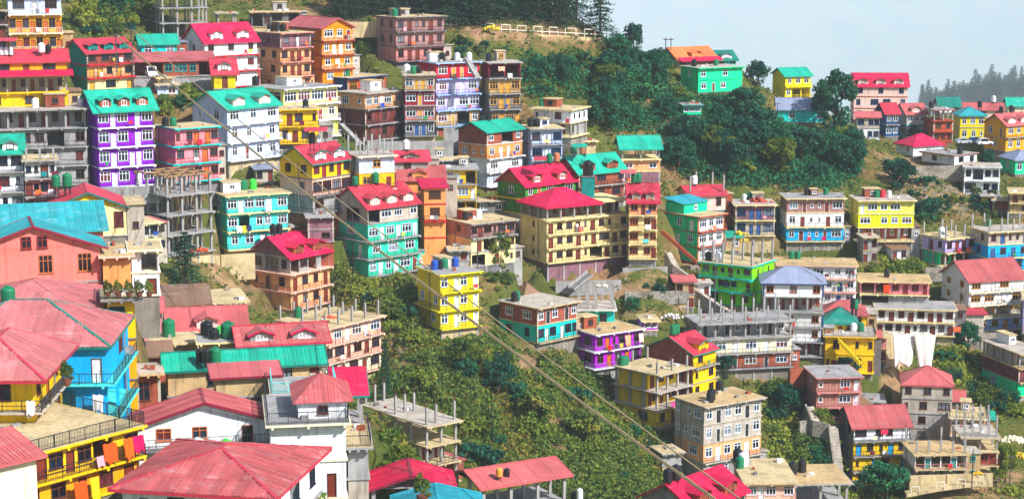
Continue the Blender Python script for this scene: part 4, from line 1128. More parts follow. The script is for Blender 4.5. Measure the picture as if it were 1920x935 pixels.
def build_house(r):
    o, W, D, Ht = r['o'], r['W'], r['D'], r['H']
    st = dict(fr=o.get('fr', 'b'), dr=o.get('dr', 'b'), dr2=o.get('dr2', 'w'))
    name = o.get('name', 'house')
    root = bpy.data.objects.new(name, None)
    COL.objects.link(root)
    root.empty_display_size = 0.5
    root.location = r['org']
    root.rotation_euler = (0, 0, r['th'])
    tag(root, r['label'], {'unfinished_building': 'building', 'hotel_building': 'building', 'tenement_building': 'building', 'apartment_house': 'building'}.get(name, name))
    r['root'] = root
    ns = len(r['storeys'])
    hs_ = Ht / ns
    r['hs'] = hs_
    trim = wall_mat(o.get('trim', 'con'))
    side_k = 'R' if r['right'] else 'L'
    # foundation
    f = MB()
    pl = max(r['pl'], 3.0)
    f.box(0.05, W - 0.05, 0.05, D - 0.05, -pl - 1.5, -0.002)
    plm = o.get('plm', 'stn')
    f.build('foundation', stone_mat() if plm == 'stone' else wall_mat(plm), root)
    if r['pl'] > 1.5:                           # buttress ribs of the retaining wall
        k = max(2, round(W / 3.2))
        for i in range(k + 1):
            m = MB()
            x = 0.1 + (W - 0.5) * i / k
            m.box(x, x + 0.3, -0.06, 0.05, -pl - 1.0, -0.01)
            m.build('buttress', wall_mat('con'), root)
    cw = max(0.22, min(0.34, hs_ * 0.11))
    for si, s in enumerate(r['storeys']):
        i = ns - 1 - si
        z0 = i * hs_
        colk, pat = s[0], s[1]
        sp = s[2] if len(s) > 2 else '-'
        op = s[3] if len(s) > 3 else (sp if sp in ('x',) else '')
        sst = dict(st)
        if 'fr2' in o and si > 0:
            sst['fr'] = o['fr2']
        wm = wall_mat(colk)
        sm = wall_mat(o['side']) if 'side' in o and not (colk == 'wht' and False) else wm
        bf = 0.82 if ('b' in op or 'B' in op) else (0.75 if ('o' in op or 'x' in op) else 0.14)
        bs = 0.85 if 'B' in op else (0.5 if ('o' in op or 'x' in op) else 0.14)
        xl_, xr_ = (-bs if side_k == 'L' else -0.14), (W + (bs if side_k == 'R' else 0.14))
        # floor slab with beam ends
        m = MB()
        m.box(xl_, xr_, -bf, D + 0.1, z0, z0 + 0.17)
        if bf > 0.5 and i > 0:
            k = max(2, round(W / 3.4))
            for j in range(k + 1):
                x = 0.15 + (W - 0.3) * j / k
                m.box(x - 0.11, x + 0.11, -bf - 0.1, 0, z0 - 0.2, z0 - 0.002)
        m.build('floor_slab', trim, root)
        zf, h = z0 + 0.17, hs_ - 0.17
        if 'x' in op:
            k, l = max(1, round(W / 3.3)), max(1, round(D / 3.6))
            for a in range(k + 1):
                for b in range(l + 1):
                    link('column', col_mesh(h, wall_mat('con'), round(cw, 2)), root, (0.2 + (W - 0.4) * a / k, 0.2 + (D - 0.4) * b / l, zf))
            if o.get('props') and si < 3:
                for a in range(10):
                    m = MB()
                    x, y = rnd.uniform(0.4, W - 0.4), rnd.uniform(0.4, D * 0.5)
                    m.bar((x, y, zf), (x + rnd.uniform(-0.5, 0.5), y + rnd.uniform(-0.3, 0.3), zf + h), 0.1)
                    m.build('timber_prop', plain('timber', 'a07c50'), root)
            if si == 0 and o.get('roofless'):
                m = MB()
                for b in range(l + 1):
                    y = 0.2 + (D - 0.4) * b / l
                    m.bar((-0.3, y, zf + h), (W + 0.3, y, zf + h), 0.22, 0.26)
                for a in range(k + 1):
                    x = 0.2 + (W - 0.4) * a / k
                    m.bar((x, -0.3, zf + h + 0.01), (x, D + 0.3, zf + h + 0.01), 0.2, 0.22)
                m.build('formwork', plain('timber', 'a07c50'), root)
            elif i > 0 or ns == 1:
                pass
        elif 'o' in op:
            k = max(2, round(W / 3.0))
            for a in range(k + 1):
                link('column', col_mesh(h, wall_mat('con' if colk in ('con', 'dcn', 'brk') else 'gre'), round(cw, 2)), root, (0.2 + (W - 0.4) * a / k, 0.2, zf))
            l = max(1, round(D / 3.4))
            for b in range(1, l + 1):
                link('column', col_mesh(h, wall_mat('con'), round(cw, 2)), root, (0.2 if side_k == 'L' else W - 0.2, 0.2 + (D - 0.4) * b / l, zf))
            m = MB()
            inset = min(2.4, D * 0.35)
            fc = Face('F', W, D, inset)
            facade(m, fc, zf, h, pat.replace('O', '.D.w'), sst, root, 0.5, W - 0.5)
            m.box(0.5 if side_k == 'L' else W - 0.7, 0.7 if side_k == 'L' else W - 0.5, inset + TH, D - 0.3, zf, zf + h)
            m.build('wall', wm, root)
            rb = MB()
            if rnd.random() < 0.6:
                rail_geo(rb, [(0, -bf + 0.08, zf), (W, -bf + 0.08, zf)], 0.9, 0.4)
                rb.build('railing', rail_mat(o.get('rl', 'k')), root)
        else:
            m = MB()
            facade(m, Face('F', W, D), zf, h, pat, sst, root)
            if side_k == 'R':
                m.box(0.0, TH, TH, D - TH, zf, zf + h)
            else:
                m.box(W - TH, W, TH, D - TH, zf, zf + h)
            m.box(0, W, D - TH, D, zf, zf + h)
            ms = m if sm is wm else MB()
            facade(ms, Face(side_k, W, D), zf, h, '.' if sp in ('-', 'x') else sp, sst, root)
            m.build('wall', wm, root)
            if ms is not m:
                ms.build('side_wall', sm, root)
            pk = o.get('pil') or ('gre' if colk in ('brk', 'mau', 'bdk', 'rus') else None)
            if pk:
                k = max(2, round(W / 3.6))
                pm = MB()
                pm.box(-0.03, 0.24, -0.04, 0.0, zf, zf + h)
                CACHE.setdefault(('pil', round(h, 2), pk), pm.mesh('pilaster', wall_mat(pk)))
                for a in range(k + 1):
                    link('pilaster', CACHE[('pil', round(h, 2), pk)], root, ((W - 0.21) * a / k, 0, zf - zf if False else 0)) if False else None
                for a in (0, k):
                    m = MB()
                    x = -0.03 if a == 0 else W - 0.25
                    m.box(x, x + 0.28, -0.045, -0.001, zf, zf + h)
                    m.build('pilaster', wall_mat(pk), root)
        if 'b' in op or 'B' in op:
            if rnd.random() < 0.92 and not ('o' in op):
                rb = MB()
                pts = [(-0.05, -bf + 0.08, zf), (W + 0.05, -bf + 0.08, zf)]
                if 'B' in op:
                    pts = ([(-bs + 0.08, D - 0.2, zf), (-bs + 0.08, -bf + 0.08, zf)] + pts[1:]) if side_k == 'L' else (pts[:1] + [(W + bs - 0.08, -bf + 0.08, zf), (W + bs - 0.08, D - 0.2, zf)])
                else:
                    pts = [(-0.05, -0.02, zf)] + pts + [(W + 0.05, -0.02, zf)]
                rail_geo(rb, pts, 0.92, 0.16 if r['d'] < 160 else 0.3, r['d'] < 160)
                rb.build('railing', rail_mat(o.get('rl', 'k')), root)
    if r['d'] < 420 and Ht > 3.5 and r['storeys'][0][-1] != 'x':
        m = MB()
        yy = rnd.uniform(0.25, 0.8) * D
        xx = -0.12 if side_k == 'L' else W + 0.12
        m.bar((xx, yy, -0.5), (xx, yy, Ht - 0.1), 0.11)
        m.bar((xx, yy, hs_ * 0.6), (xx, yy + 0.9, hs_ * 0.75), 0.09)
        m.build('drain_pipe', plain('pipe_grey', rnd.choice(('8a8a88',)), 0.6), root)
    z = Ht
    r['topz'] = Ht
    kind = o.get('roof')
    of_ = o.get('ofr', 0.55)
    if kind:
        gk = o.get('gab')
        gm = wall_mat(gk) if gk else wall_mat(o.get('side') or r['storeys'][0][0])
        if r['storeys'][0][-1] == 'x':
            gm = None
        hr = o.get('hr', D * 0.28)
        Wr = W * o.get('hw', 1.0)
        roof_build(root, kind, Wr, D, z + 0.02, hr, of_, o['rk'], o.get('fk'), gm, bool(o.get('near')), o.get('fade', 0), o.get('dm', 0), st, o.get('so'), wall_mat(o['dwall']) if 'dwall' in o else None)
        if 'hw' in o:
            m = MB()
            m.box(Wr + 0.5, W + 0.2, -0.6, D, z, z + 0.2)
            m.build('roof_slab', trim, root)
        r['topz'] = z + hr if kind in ('gx', 'gy') else z + hr * 0.8
        if kind in ('hip', 'gx', 'gy'):
            m = MB()
            m.box(0.05, W - 0.05, 0.05, D - 0.05, z - 0.1, z - 0.004)
            m.build('ceiling_slab', wall_mat('con'), root)
        if o.get('gabwin'):
            for x in (W * 0.44, W * 0.56):
                link('window', full_window_mesh(1.0, 1.2, 'w', 'r', 0), root, (x + 0.1, -0.1, z + 0.05))
    elif not o.get('roofless'):
        m = MB()
        m.box(-of_ * 0.8, W + of_ * 0.8, -of_ - 0.35, D + 0.3, z, z + 0.18)
        k = max(2, round(W / 3.4))
        for j in range(k + 1):
            x = 0.15 + (W - 0.3) * j / k
            m.box(x - 0.1, x + 0.1, -of_ - 0.42, 0, z - 0.2, z - 0.003)
        m.build('roof_slab', trim, root)
        m = MB()
        m.box(-of_ * 0.8 + 0.12, W + of_ * 0.8 - 0.12, -of_ - 0.23, D + 0.18, z + 0.18, z + 0.2)
        m.build('roof_deck', wall_mat(rnd.choice(('ltn', 'ltn', 'gre', 'tan', 'con'))), root)
        for _ in range(rnd.randrange(2, 6)):            # what lies about on a flat roof
            m = MB()
            cx_, cy_ = rnd.uniform(0.4, W - 0.8), rnd.uniform(0.2, D - 0.8)
            sx, sy_, sz = rnd.uniform(0.2, 0.9), rnd.uniform(0.2, 0.7), rnd.uniform(0.12, 0.5)
            m.box(cx_, cx_ + sx, cy_, cy_ + sy_, z + 0.2, z + 0.2 + sz)
            m.build('roof_block', wall_mat(rnd.choice(('con', 'brk', 'gre', 'wht', 'dcn'))), root)
        r['topz'] = z + 0.2
    if o.get('awn'):
        m = MB()
        zz = Ht / ns * (ns - 1) + 0.3 if ns > 1 else Ht * 0.75
        slope([(-0.3, -2.0, zz - 0.1), (W + 0.9, -2.0, zz - 0.1), (W + 0.9, -0.02, zz + 0.75), (-0.3, -0.02, zz + 0.75)], roof_mat(o['awn']), root, shared=m)
        m.build('awning', roof_mat(o['awn']), root)
    if o.get('rr'):
        rb = MB()
        zz = r['topz']
        rail_geo(rb, [(-0.2, D, zz), (-0.2, -of_ - 0.1, zz), (W + 0.2, -of_ - 0.1, zz), (W + 0.2, D, zz)], 1.0, 0.14 if r['d'] < 200 else 0.4, False)
        rb.build('railing', rail_mat(o.get('rl', 'k')), root)
    if o.get('cols'):
        a_, b_, h_ = o['cols']
        cm_ = wall_mat('con')
        zz = r['topz'] if not kind else Ht + 0.6
        for a in range(a_):
            for b in range(b_):
                if b_ > 1 and rnd.random() < 0.12:
                    continue
                hh = round(h_ * rnd.choice((0.82, 0.92, 1.0, 1.0)), 2)
                c = link('column', col_mesh(hh, cm_, 0.28), root, (0.3 + (W - 0.6) * a / max(1, a_ - 1), 0.3 + (D - 0.6) * b / max(1, b_ - 1), zz))
                key = ('rebar', 1)
                if key not in CACHE:
                    m = MB()
                    for sx in (-1, 1):
                        for sy_ in (-1, 1):
                            m.bar((sx * 0.09, sy_ * 0.09, 0), (sx * 0.11, sy_ * 0.09, 0.7), 0.03)
                    CACHE[key] = m.mesh('rebar', plain('rebar', '6a4a3a'))
                link('rebar', CACHE[key], c, (0, 0, hh))
    if 255 < r['d'] < 405 and r['storeys'][-1][-1] != 'x' and rnd.random() < 0.62 and W > 4 and not o.get('noannex'):
        # a lean-to or half built extension against the wall away from the light
        aw, ah = rnd.uniform(1.2, 2.6), hs_ * rnd.choice((0.9, 1.0, 1.0, 1.9)[:4 if ns > 1 else 3])
        y0, y1 = rnd.uniform(0.3, 1.6), D - 0.4
        x0 = W + 0.16 if side_k == 'L' else -0.16 - aw
        ak = rnd.choice(('con', 'brk', 'gre', r['storeys'][-1][0], 'dcn', 'tan'))
        m = MB()
        m.box(x0, x0 + aw, y0, y1, -r['pl'] - 2.5, ah)
        an = m.build('annex', wall_mat(ak), root)
        m = MB()
        m.box(x0 - 0.05, x0 + aw + 0.25, y0 - 0.35, y1 + 0.1, ah, ah + 0.12)
        m.build('annex_roof', wall_mat(rnd.choice(('ltn', 'con', 'gre'))) if rnd.random() < 0.7 else roof_mat(rnd.choice(('crr', 'sla', 'brn', 'tea')), 0.3), an)
        if aw > 1.4:
            link('window', full_window_mesh(0.8, 0.9, 'w', st['fr'], pick(GW)), an, (x0 + aw / 2, y0 - 0.09, 0.9))
            if ah > hs_ * 1.5:
                link('window', full_window_mesh(0.8, 0.9, 'w', st['fr'], pick(GW)), an, (x0 + aw / 2, y0 - 0.09, 0.9 + hs_))
    if not kind and 255 < r['d'] < 405 and 'ph' not in o and not o.get('cols') and rnd.random() < 0.5 and not o.get('roofless') and W > 5:
        o['ph'] = (lambda a, b: (a, a + 0.28, b, b + 0.35, rnd.uniform(1.3, 2.0), rnd.choice(('brk', 'con', 'gre', 'wht'))))(rnd.uniform(0.05, 0.6), rnd.uniform(0.4, 0.6))
    if o.get('ph'):
        ph = o['ph']
        x0, x1, y0, y1 = W * ph[0], W * ph[1], D * ph[2], D * ph[3]
        h = ph[4]
        zz = r['topz']
        m = MB()
        fc = Face('F', x1 - x0, y1 - y0)
        m.box(x0, x1, y0, y1, zz, zz + h)
        pw = m.build('penthouse', wall_mat(ph[5]), root)
        link('window', full_window_mesh(0.9, q(h * 0.5), 'w', st['fr'], 1), pw, ((x0 + x1) / 2, y0 - 0.1, zz + h * 0.3))
        m = MB()
        if len(ph) > 6:
            e = 0.45
            if ph[6] == 'crr':                  # pyramid
                a, b, c, d_ = Vector((x0 - e, y0 - e, zz + h)), Vector((x1 + e, y0 - e, zz + h)), Vector((x1 + e, y1 + e, zz + h)), Vector((x0 - e, y1 + e, zz + h))
                t_ = Vector(((x0 + x1) / 2, (y0 + y1) / 2, zz + h + 1.7))
                for p_, s_ in ((a, b), (b, c), (c, d_), (d_, a)):
                    slope([p_, s_, t_], roof_mat(ph[6], .15), root, True, 0.8)
            else:
                slope([(x0 - e, y0 - e, zz + h - 0.1), (x1 + e, y0 - e, zz + h - 0.1), (x1 + e, y1 + e, zz + h + 0.7), (x0 - e, y1 + e, zz + h + 0.7)], roof_mat(ph[6], .2), pw, shared=m)
                m.build('penthouse_roof', roof_mat(ph[6], .2), pw)
        else:
            m.box(x0 - 0.2, x1 + 0.2, y0 - 0.2, y1 + 0.2, zz + h, zz + h + 0.14)
            m.build('penthouse_roof', wall_mat('ltn'), pw)
    return root

def taken(p, d, x0, x1, y0, y1):
    for r in HOUSES:
        q_ = p - r['org']
        a, b = q_.dot(r['u']), q_.dot(r['v'])
        if -2.6 < a < r['W'] + 1.6 and -1.6 < b < r['D'] + 3.4:
            return True
        bx_ = r['px']
        if r['d'] < d + 2 and bx_[0] - 3 < x1 and bx_[1] + 3 > x0 and bx_[2] - 30 < y1 - 4 and bx_[3] + 2 > y0 + 4:
            return True
    return False
FILL = [[(0, 130), (900, 130), (1000, 300), (1240, 380), (1240, 500), (640, 510), (250, 480), (250, 330), (0, 330)], [(1260, 470), (1920, 430), (1920, 640), (1250, 640)]]
HUTC = [('grey concrete', 'con'), ('raw brick', 'brk'), ('pale stone coloured', 'gre'), ('white', 'wht'), ('dark grey', 'dcn'), ('tan', 'tan'), ('peach', 'pch'), ('pale blue', 'wbl'), ('yellow', 'yel'), ('rose', 'ros')]
got = tries = 0
named = set()
base_houses = list(HOUSES)
while got < 34 and tries < 2500:
    tries += 1
    pl_ = FILL[0 if rnd.random() < 0.62 else 1]
    x, y = rnd.uniform(min(p[0] for p in pl_), max(p[0] for p in pl_)), rnd.uniform(min(p[1] for p in pl_), max(p[1] for p in pl_))
    if not inpoly(pl_, x, y):
        continue
    p, d = hit(x, y, 200)
    if p is None or not 258 < d < 405:
        continue
    w_, h_ = rnd.uniform(24, 46), rnd.choice((24, 26, 46, 50))
    if taken(p, d, x, x + w_, y - h_, y):
        continue
    nb = min(base_houses, key=lambda r: (r['org'] + r['u'] * r['W'] / 2 - p).length)['short']
    cn, ck = rnd.choice(HUTC)
    if (nb, cn) in named:
        continue
    named.add((nb, cn))
    st_ = ' '.join((ck, rnd.choice(('w.D', '.w', 'D.w', 'w.w', '..')), '-'))
    kw = dict(roof='shed', rk=rnd.choice(('crr', 'sla', 'tea', 'brn', 'red')), hr=rnd.uniform(0.3, 0.7), fade=rnd.uniform(0, .4)) if rnd.random() < 0.4 else {}
    H('the %s hut near %s' % (cn, nb[4:]), 'small %s outbuilding wedged in beside %s' % (cn, nb), x - rnd.uniform(4, 12), x, x + w_, y, y - h_, d, ';'.join([st_] * (2 if h_ > 30 else 1)), D=rnd.uniform(3, 4.5), name='outbuilding', pl=26, noannex=1, fr=rnd.choice(('w', 'b', 'k')), trim=rnd.choice(('con', 'ltn', 'gre')), **kw)
    got += 1
for r in HOUSES:
    build_house(r)
HB = {r['short']: r for r in HOUSES}

# ---------------------------------------------------------------- water tanks
TANK = dict(k=('black', '17181c'), g=('green', '0f7a50'), w=('white', 'e8ecf0'), u=('blue', '2050b0'), r=('red', 'd02c40'), y=('ochre', 'e0a040'), l=('bright green', '3cd040'), o=('terracotta', 'c07850'))
def tank_meshes(k, hgt):
    key = ('tank', k, hgt)
    if key not in CACHE:
        mt_ = plain('tank_' + k, TANK[k][1], 0.35, 0.5)
        rad, h = 0.56, hgt
        pr = [(rad * 0.97, 0)]
        nb = 5
        for i in range(nb):
            z0, z1 = h * i / nb, h * (i + 1) / nb
            pr += [(rad, z0 + 0.03), (rad, z1 - 0.05), (rad * 0.955, z1 - 0.02)]
        pr += [(rad * 0.9, h + 0.08), (rad * 0.55, h + 0.2), (rad * 0.3, h + 0.22)]
        m = MB()
        m.lathe(pr, seg=16)
        a = m.mesh('water_tank', mt_)
        m = MB()
        m.lathe([(rad * 0.34, 0), (rad * 0.34, 0.07), (rad * 0.2, 0.12)], (0, 0, h + 0.2), seg=12)
        b = m.mesh('lid', mt_)
        m = MB()
        for i in range(4):
            aa = math.pi / 4 + i * math.pi / 2
            m.bar((0.4 * math.cos(aa), 0.4 * math.sin(aa), -1.2), (0.4 * math.cos(aa), 0.4 * math.sin(aa), -0.06), 0.09)
        m.box(-0.5, 0.5, -0.5, 0.5, -0.06, -0.002)
        CACHE[key] = (a, b, m.mesh('stand', plain('rail_k', '2a2e34', 0.5)))
    return CACHE[key]
def tank(k, loc, label, s=1.0, hgt=1.25, stand=False):
    a, b, c = tank_meshes(k, hgt)
    t = link('water_tank', a, None, loc)
    t.scale = (s, s, s)
    link('lid', b, t)
    if stand:
        link('stand', c, t)
    tag(t, label, 'water tank', 'water tanks on the rooftops')
    return t
ORD = ['first', 'second', 'third', 'fourth']
for r in HOUSES:
    sp = (r['o'].get('tanks') or '').split()
    byc = {}
    for s in sp:
        byc.setdefault(s[0], []).append(s)
    for s in sp:
        k = s[0]
        fx_, fy_ = (float('0' + v) if v.startswith('.') else float(v) for v in s[1:].split(','))
        gab = bool(r['o'].get('roof'))
        loc = r['org'] + r['u'] * (r['W'] * fx_) + r['v'] * (r['D'] * (0.5 if gab else fy_))
        loc.z = r['org'].z + r['topz'] + (0.35 if gab else 0.0)
        sc = 0.95 + 0.25 * rnd.random()
        same = sorted(byc[k], key=lambda q_: float(q_[1:].split(',')[0]))
        lab = '%s water tank on the roof of %s' % (TANK[k][0], r['short'])
        if len(same) > 1:
            lab = '%s %s' % (ORD[same.index(s)], lab) + ', counted from the left'
        tank(k, loc, lab, sc, stand=gab)

# ---------------------------------------------------------------- vegetation
FOOT = np.zeros(len(gx), dtype=bool)
for r in HOUSES:
    o, u, v, W, D = r['org'], r['u'], r['v'], r['W'], r['D']
    lx = (gx - o.x) * u.x + (gy - o.y) * u.y
    ly = (gx - o.x) * v.x + (gy - o.y) * v.y
    FOOT |= (lx > -1.2) & (lx < W + 1.2) & (ly > -1.3) & (ly < D + 1.0)
FG = FOOT.reshape(ny, nx)
def on_house(p):
    return bool(FG[int(min(max((p.y - Y0) / STEP + 0.5, 0), ny - 1)), int(min(max((p.x - X0) / STEP + 0.5, 0), nx - 1))])

def leaf_mat(name, dark, mid, light):
    m, t, b = base_mat(name, 0.7, 0.15)
    g = nd(t, 'ShaderNodeNewGeometry')
    oi = nd(t, 'ShaderNodeObjectInfo')
    a = mixc(t, g.outputs['Random Per Island'], lin(dark), lin(mid))
    f = ramp(t, noise(t, ocoord(t), 1.6, 3), 0.45, 0.75)
    a = mixc(t, f, a, lin(light))
    h = nd(t, 'ShaderNodeHueSaturation')
    mr = nd(t, 'ShaderNodeMapRange')
    mr.inputs[3].default_value = 0.62
    mr.inputs[4].default_value = 1.35
    t.links.new(oi.outputs['Random'], mr.inputs[0])
    t.links.new(mr.outputs[0], h.inputs['Value'])
    mr2 = nd(t, 'ShaderNodeMapRange')
    mr2.inputs[3].default_value = 0.508
    mr2.inputs[4].default_value = 0.465
    t.links.new(oi.outputs['Random'], mr2.inputs[0])
    t.links.new(mr2.outputs[0], h.inputs['Hue'])
    t.links.new(a, h.inputs['Color'])
    t.links.new(h.outputs[0], b.inputs['Base Color'])
    tr = nd(t, 'ShaderNodeBsdfTranslucent')
    t.links.new(h.outputs[0], tr.inputs[0])
    mx_ = nd(t, 'ShaderNodeMixShader')
    mx_.inputs[0].default_value = 0.25
    out = t.nodes['Material Output']
    t.links.new(b.outputs[0], mx_.inputs[1])
    t.links.new(tr.outputs[0], mx_.inputs[2])
    t.links.new(mx_.outputs[0], out.inputs['Surface'])
    return m
LM_DARK = leaf_mat('leaves_dark', '164c40', '24624c', '3e7c52')
LM_MID = leaf_mat('leaves_mid', '34582a', '587a30', '94983c')
LM_YEL = leaf_mat('leaves_yellow', '4c6c24', '7c9030', 'a8a844')
LM_CON = leaf_mat('needles', '143c34', '1e5040', '356a48')
LM_DRY = leaf_mat('dry_grass', '8c7c34', 'b09a48', '6c7a30')
BARK = plain('bark', '54443a', 0.9, 0.1)

def quads_at(c, size, rg, up=0.35, nrm=None):
    """leaf quads: centres c (n,3), half sizes (n,)"""
    k = len(c)
    nv = rg.normal(size=(k, 3))
    if nrm is not None:
        nv = nv * 0.75 + nrm
    nv[:, 2] = nv[:, 2] + up
    nv /= np.linalg.norm(nv, axis=1, keepdims=True) + 1e-9
    a = np.cross(nv, rg.normal(size=(k, 3)))
    a /= np.linalg.norm(a, axis=1, keepdims=True) + 1e-9
    b = np.cross(nv, a)
    s = size[:, None]
    q4 = np.stack([c - a * s - b * s * 0.55, c + a * s * 0.35 - b * s * 0.75, c + a * s + b * s * 0.5, c - a * s * 0.3 + b * s * 0.8], 1)
    return q4.reshape(-1, 3)
def quad_mesh(name, co, mat):
    return np_mesh(name, co, np.arange(len(co)).reshape(-1, 4), [mat])

def crown(seed, nc, per, rad, leaf, mat, name, lift=0.0):
    rg = np.random.default_rng(seed)
    cs, ns_ = [], []
    for _ in range(nc):
        dv = rg.normal(size=3)
        dv /= np.linalg.norm(dv)
        dv[2] = abs(dv[2]) if rg.random() < 0.75 else dv[2]
        rr = rg.uniform(0.45, 1.0) ** 0.6
        c = dv * rr * np.array(rad) * rg.uniform(0.75, 1.05)
        cr = rg.uniform(0.2, 0.36)
        pv_ = rg.normal(size=(per, 3))
        pv_ /= np.linalg.norm(pv_, axis=1, keepdims=True)
        rr2 = rg.uniform(0.55, 1.0, size=(per, 1))
        cs.append(c + pv_ * rr2 * cr * np.array([1, 1, 0.75]))
        ns_.append(pv_)
    c = np.concatenate(cs)
    c[:, 2] += lift
    return quad_mesh(name, quads_at(c, rg.uniform(0.6, 1.25, len(c)) * leaf, rg, 0.3, np.concatenate(ns_)), mat)

BUSH = [crown(20 + i, (14, 20, 26, 11)[i % 4], (60, 42, 34, 70)[i % 4], ((0.85, 0.85, 0.75), (1.0, 0.7, 0.9), (0.7, 0.95, 1.15), (1.1, 0.9, 0.55))[i % 4], (0.07, 0.085, 0.075, 0.1)[i % 4], (LM_DARK, LM_MID, LM_YEL)[i // 4], 'bush', 0.45) for i in range(12)]
TCROWN = [crown(60 + i, 44, 62, (0.92, 0.92, 0.98), 0.062, (LM_DARK, LM_DARK, LM_MID, LM_YEL)[i], 'crown', 0) for i in range(4)]
def trunk_mesh(seed):
    """tapered trunk with limbs for a crown of radius 1 centred at z = 1.35"""
    rg = random.Random(seed)
    m = MB()
    def limb(a, b, r0, r1):
        a, b = Vector(a), Vector(b)
        t_ = (b - a).normalized()
        x = t_.cross(Vector((0.3, 0.9, 0.1))).normalized()
        y = x.cross(t_)
        n_ = len(m.v)
        for p, rr in ((a, r0), (b, r1)):
            for i in range(6):
                an = i * math.pi / 3
                m.v.append(tuple(p + (x * math.cos(an) + y * math.sin(an)) * rr))
        for i in range(6):
            m.f.append((n_ + i, n_ + (i + 1) % 6, n_ + 6 + (i + 1) % 6, n_ + 6 + i))
            m.m.append(0)
    p = Vector((0, 0, -0.25))
    pts = [p, Vector((0.03, 0.02, 0.3)), Vector((rg.uniform(-.08, .08), rg.uniform(-.08, .08), 0.75)), Vector((rg.uniform(-.12, .12), rg.uniform(-.12, .12), 1.35))]
    rs = [0.085, 0.07, 0.055, 0.03]
    for i in range(3):
        limb(pts[i], pts[i + 1], rs[i], rs[i + 1])
    for i in range(7):
        s = pts[1].lerp(pts[3], rg.uniform(0.25, 0.85))
        an = rg.uniform(0, 6.28)
        e = s + Vector((math.cos(an) * rg.uniform(.35, .65), math.sin(an) * rg.uniform(.35, .65), rg.uniform(.2, .6)))
        limb(s, e, 0.03, 0.01)
    return m.mesh('trunk', BARK)
TRUNK = [trunk_mesh(i) for i in range(3)]

def conifer(seed, tiers=17, slim=0.26, droop=0.1, per=26):
    """unit height cedar: whorled drooping boughs carrying needle sprays"""
    rg = np.random.default_rng(seed)
    m = MB()
    m.lathe([(0.022, -0.06), (0.018, 0.2), (0.012, 0.6), (0.003, 0.98)], seg=7)
    cs, ns_ = [], []
    for t_ in range(tiers):
        z = 0.07 + 0.91 * (t_ / (tiers - 1)) ** 0.92
        L = slim * (1 - z) ** 0.75 * rg.uniform(0.75, 1.12) + 0.012
        nb = 7 if t_ < tiers * 0.7 else 5
        for b in range(nb):
            an = 2 * math.pi * (b + rg.uniform(-.3, .3)) / nb + t_ * 0.7
            l_ = L * rg.uniform(0.65, 1.1)
            e = (math.cos(an) * l_, math.sin(an) * l_, z - droop * l_ * rg.uniform(0.3, 1.8))
            m.bar((0, 0, z), e, 0.006)
            f = rg.uniform(0.15, 1.0, size=(per, 1)) ** 0.7
            p = np.array([0, 0, z]) * (1 - f) + np.array(e) * f
            sp_ = 0.022 + 0.03 * l_ / slim
            p = p + rg.normal(size=(per, 3)) * np.array([sp_, sp_, sp_ * 0.3]) * np.array([0.8, 0.8, 1])
            p[:, 2] -= rg.uniform(0, 0.012, per)
            cs.append(p)
    c = np.concatenate(cs)
    return m.mesh('trunk', BARK), quad_mesh('crown', quads_at(c, rg.uniform(0.5, 1.2, len(c)) * 0.0155, rg, 1.1), LM_CON)
CON = [conifer(1), conifer(2, 20, 0.2), conifer(3, 14, 0.3, 0.3)]

def place_tree(px, py, hpx, wpx, label, d=None, kind='tree', group=None, name=None, drop=0.0):
    if d is None:
        p, d = hit(px, py)
        if p is None:
            return None
    else:
        p = P(px, py, d)
    h, w = hpx * d / FPX, wpx * d / FPX
    if d < 640 and abs(p.z - ground(p.x, p.y)) > 0.2:
        g_ = ground(p.x, p.y) - 0.2
        h, p = h + p.z - g_, Vector((p.x, p.y, g_))
    root = bpy.data.objects.new(name or ('cedar_tree' if kind == 'con' else 'tree'), None)
    COL.objects.link(root)
    root.location = p - Vector((0, 0, drop))
    root.rotation_euler = (0, 0, rnd.uniform(0, 6.28))
    if kind == 'con':
        t_, c = CON[rnd.randrange(3)] if w < 0.5 * h else CON[2]
        k = w / (0.5 * h)
        root.scale = (h * k, h * k, h)
        link('trunk', t_, root)
        link('crown', c, root)
    else:
        tr_ = link('trunk', TRUNK[rnd.randrange(3)], root)
        cr = link('crown', TCROWN[rnd.randrange(2) if 'dark' in label else rnd.randrange(4)], root, (0, 0, 0.98))
        root.scale = (w / 2, w / 2, h / 1.96)
    tag(root, label, 'tree', group)
    return root

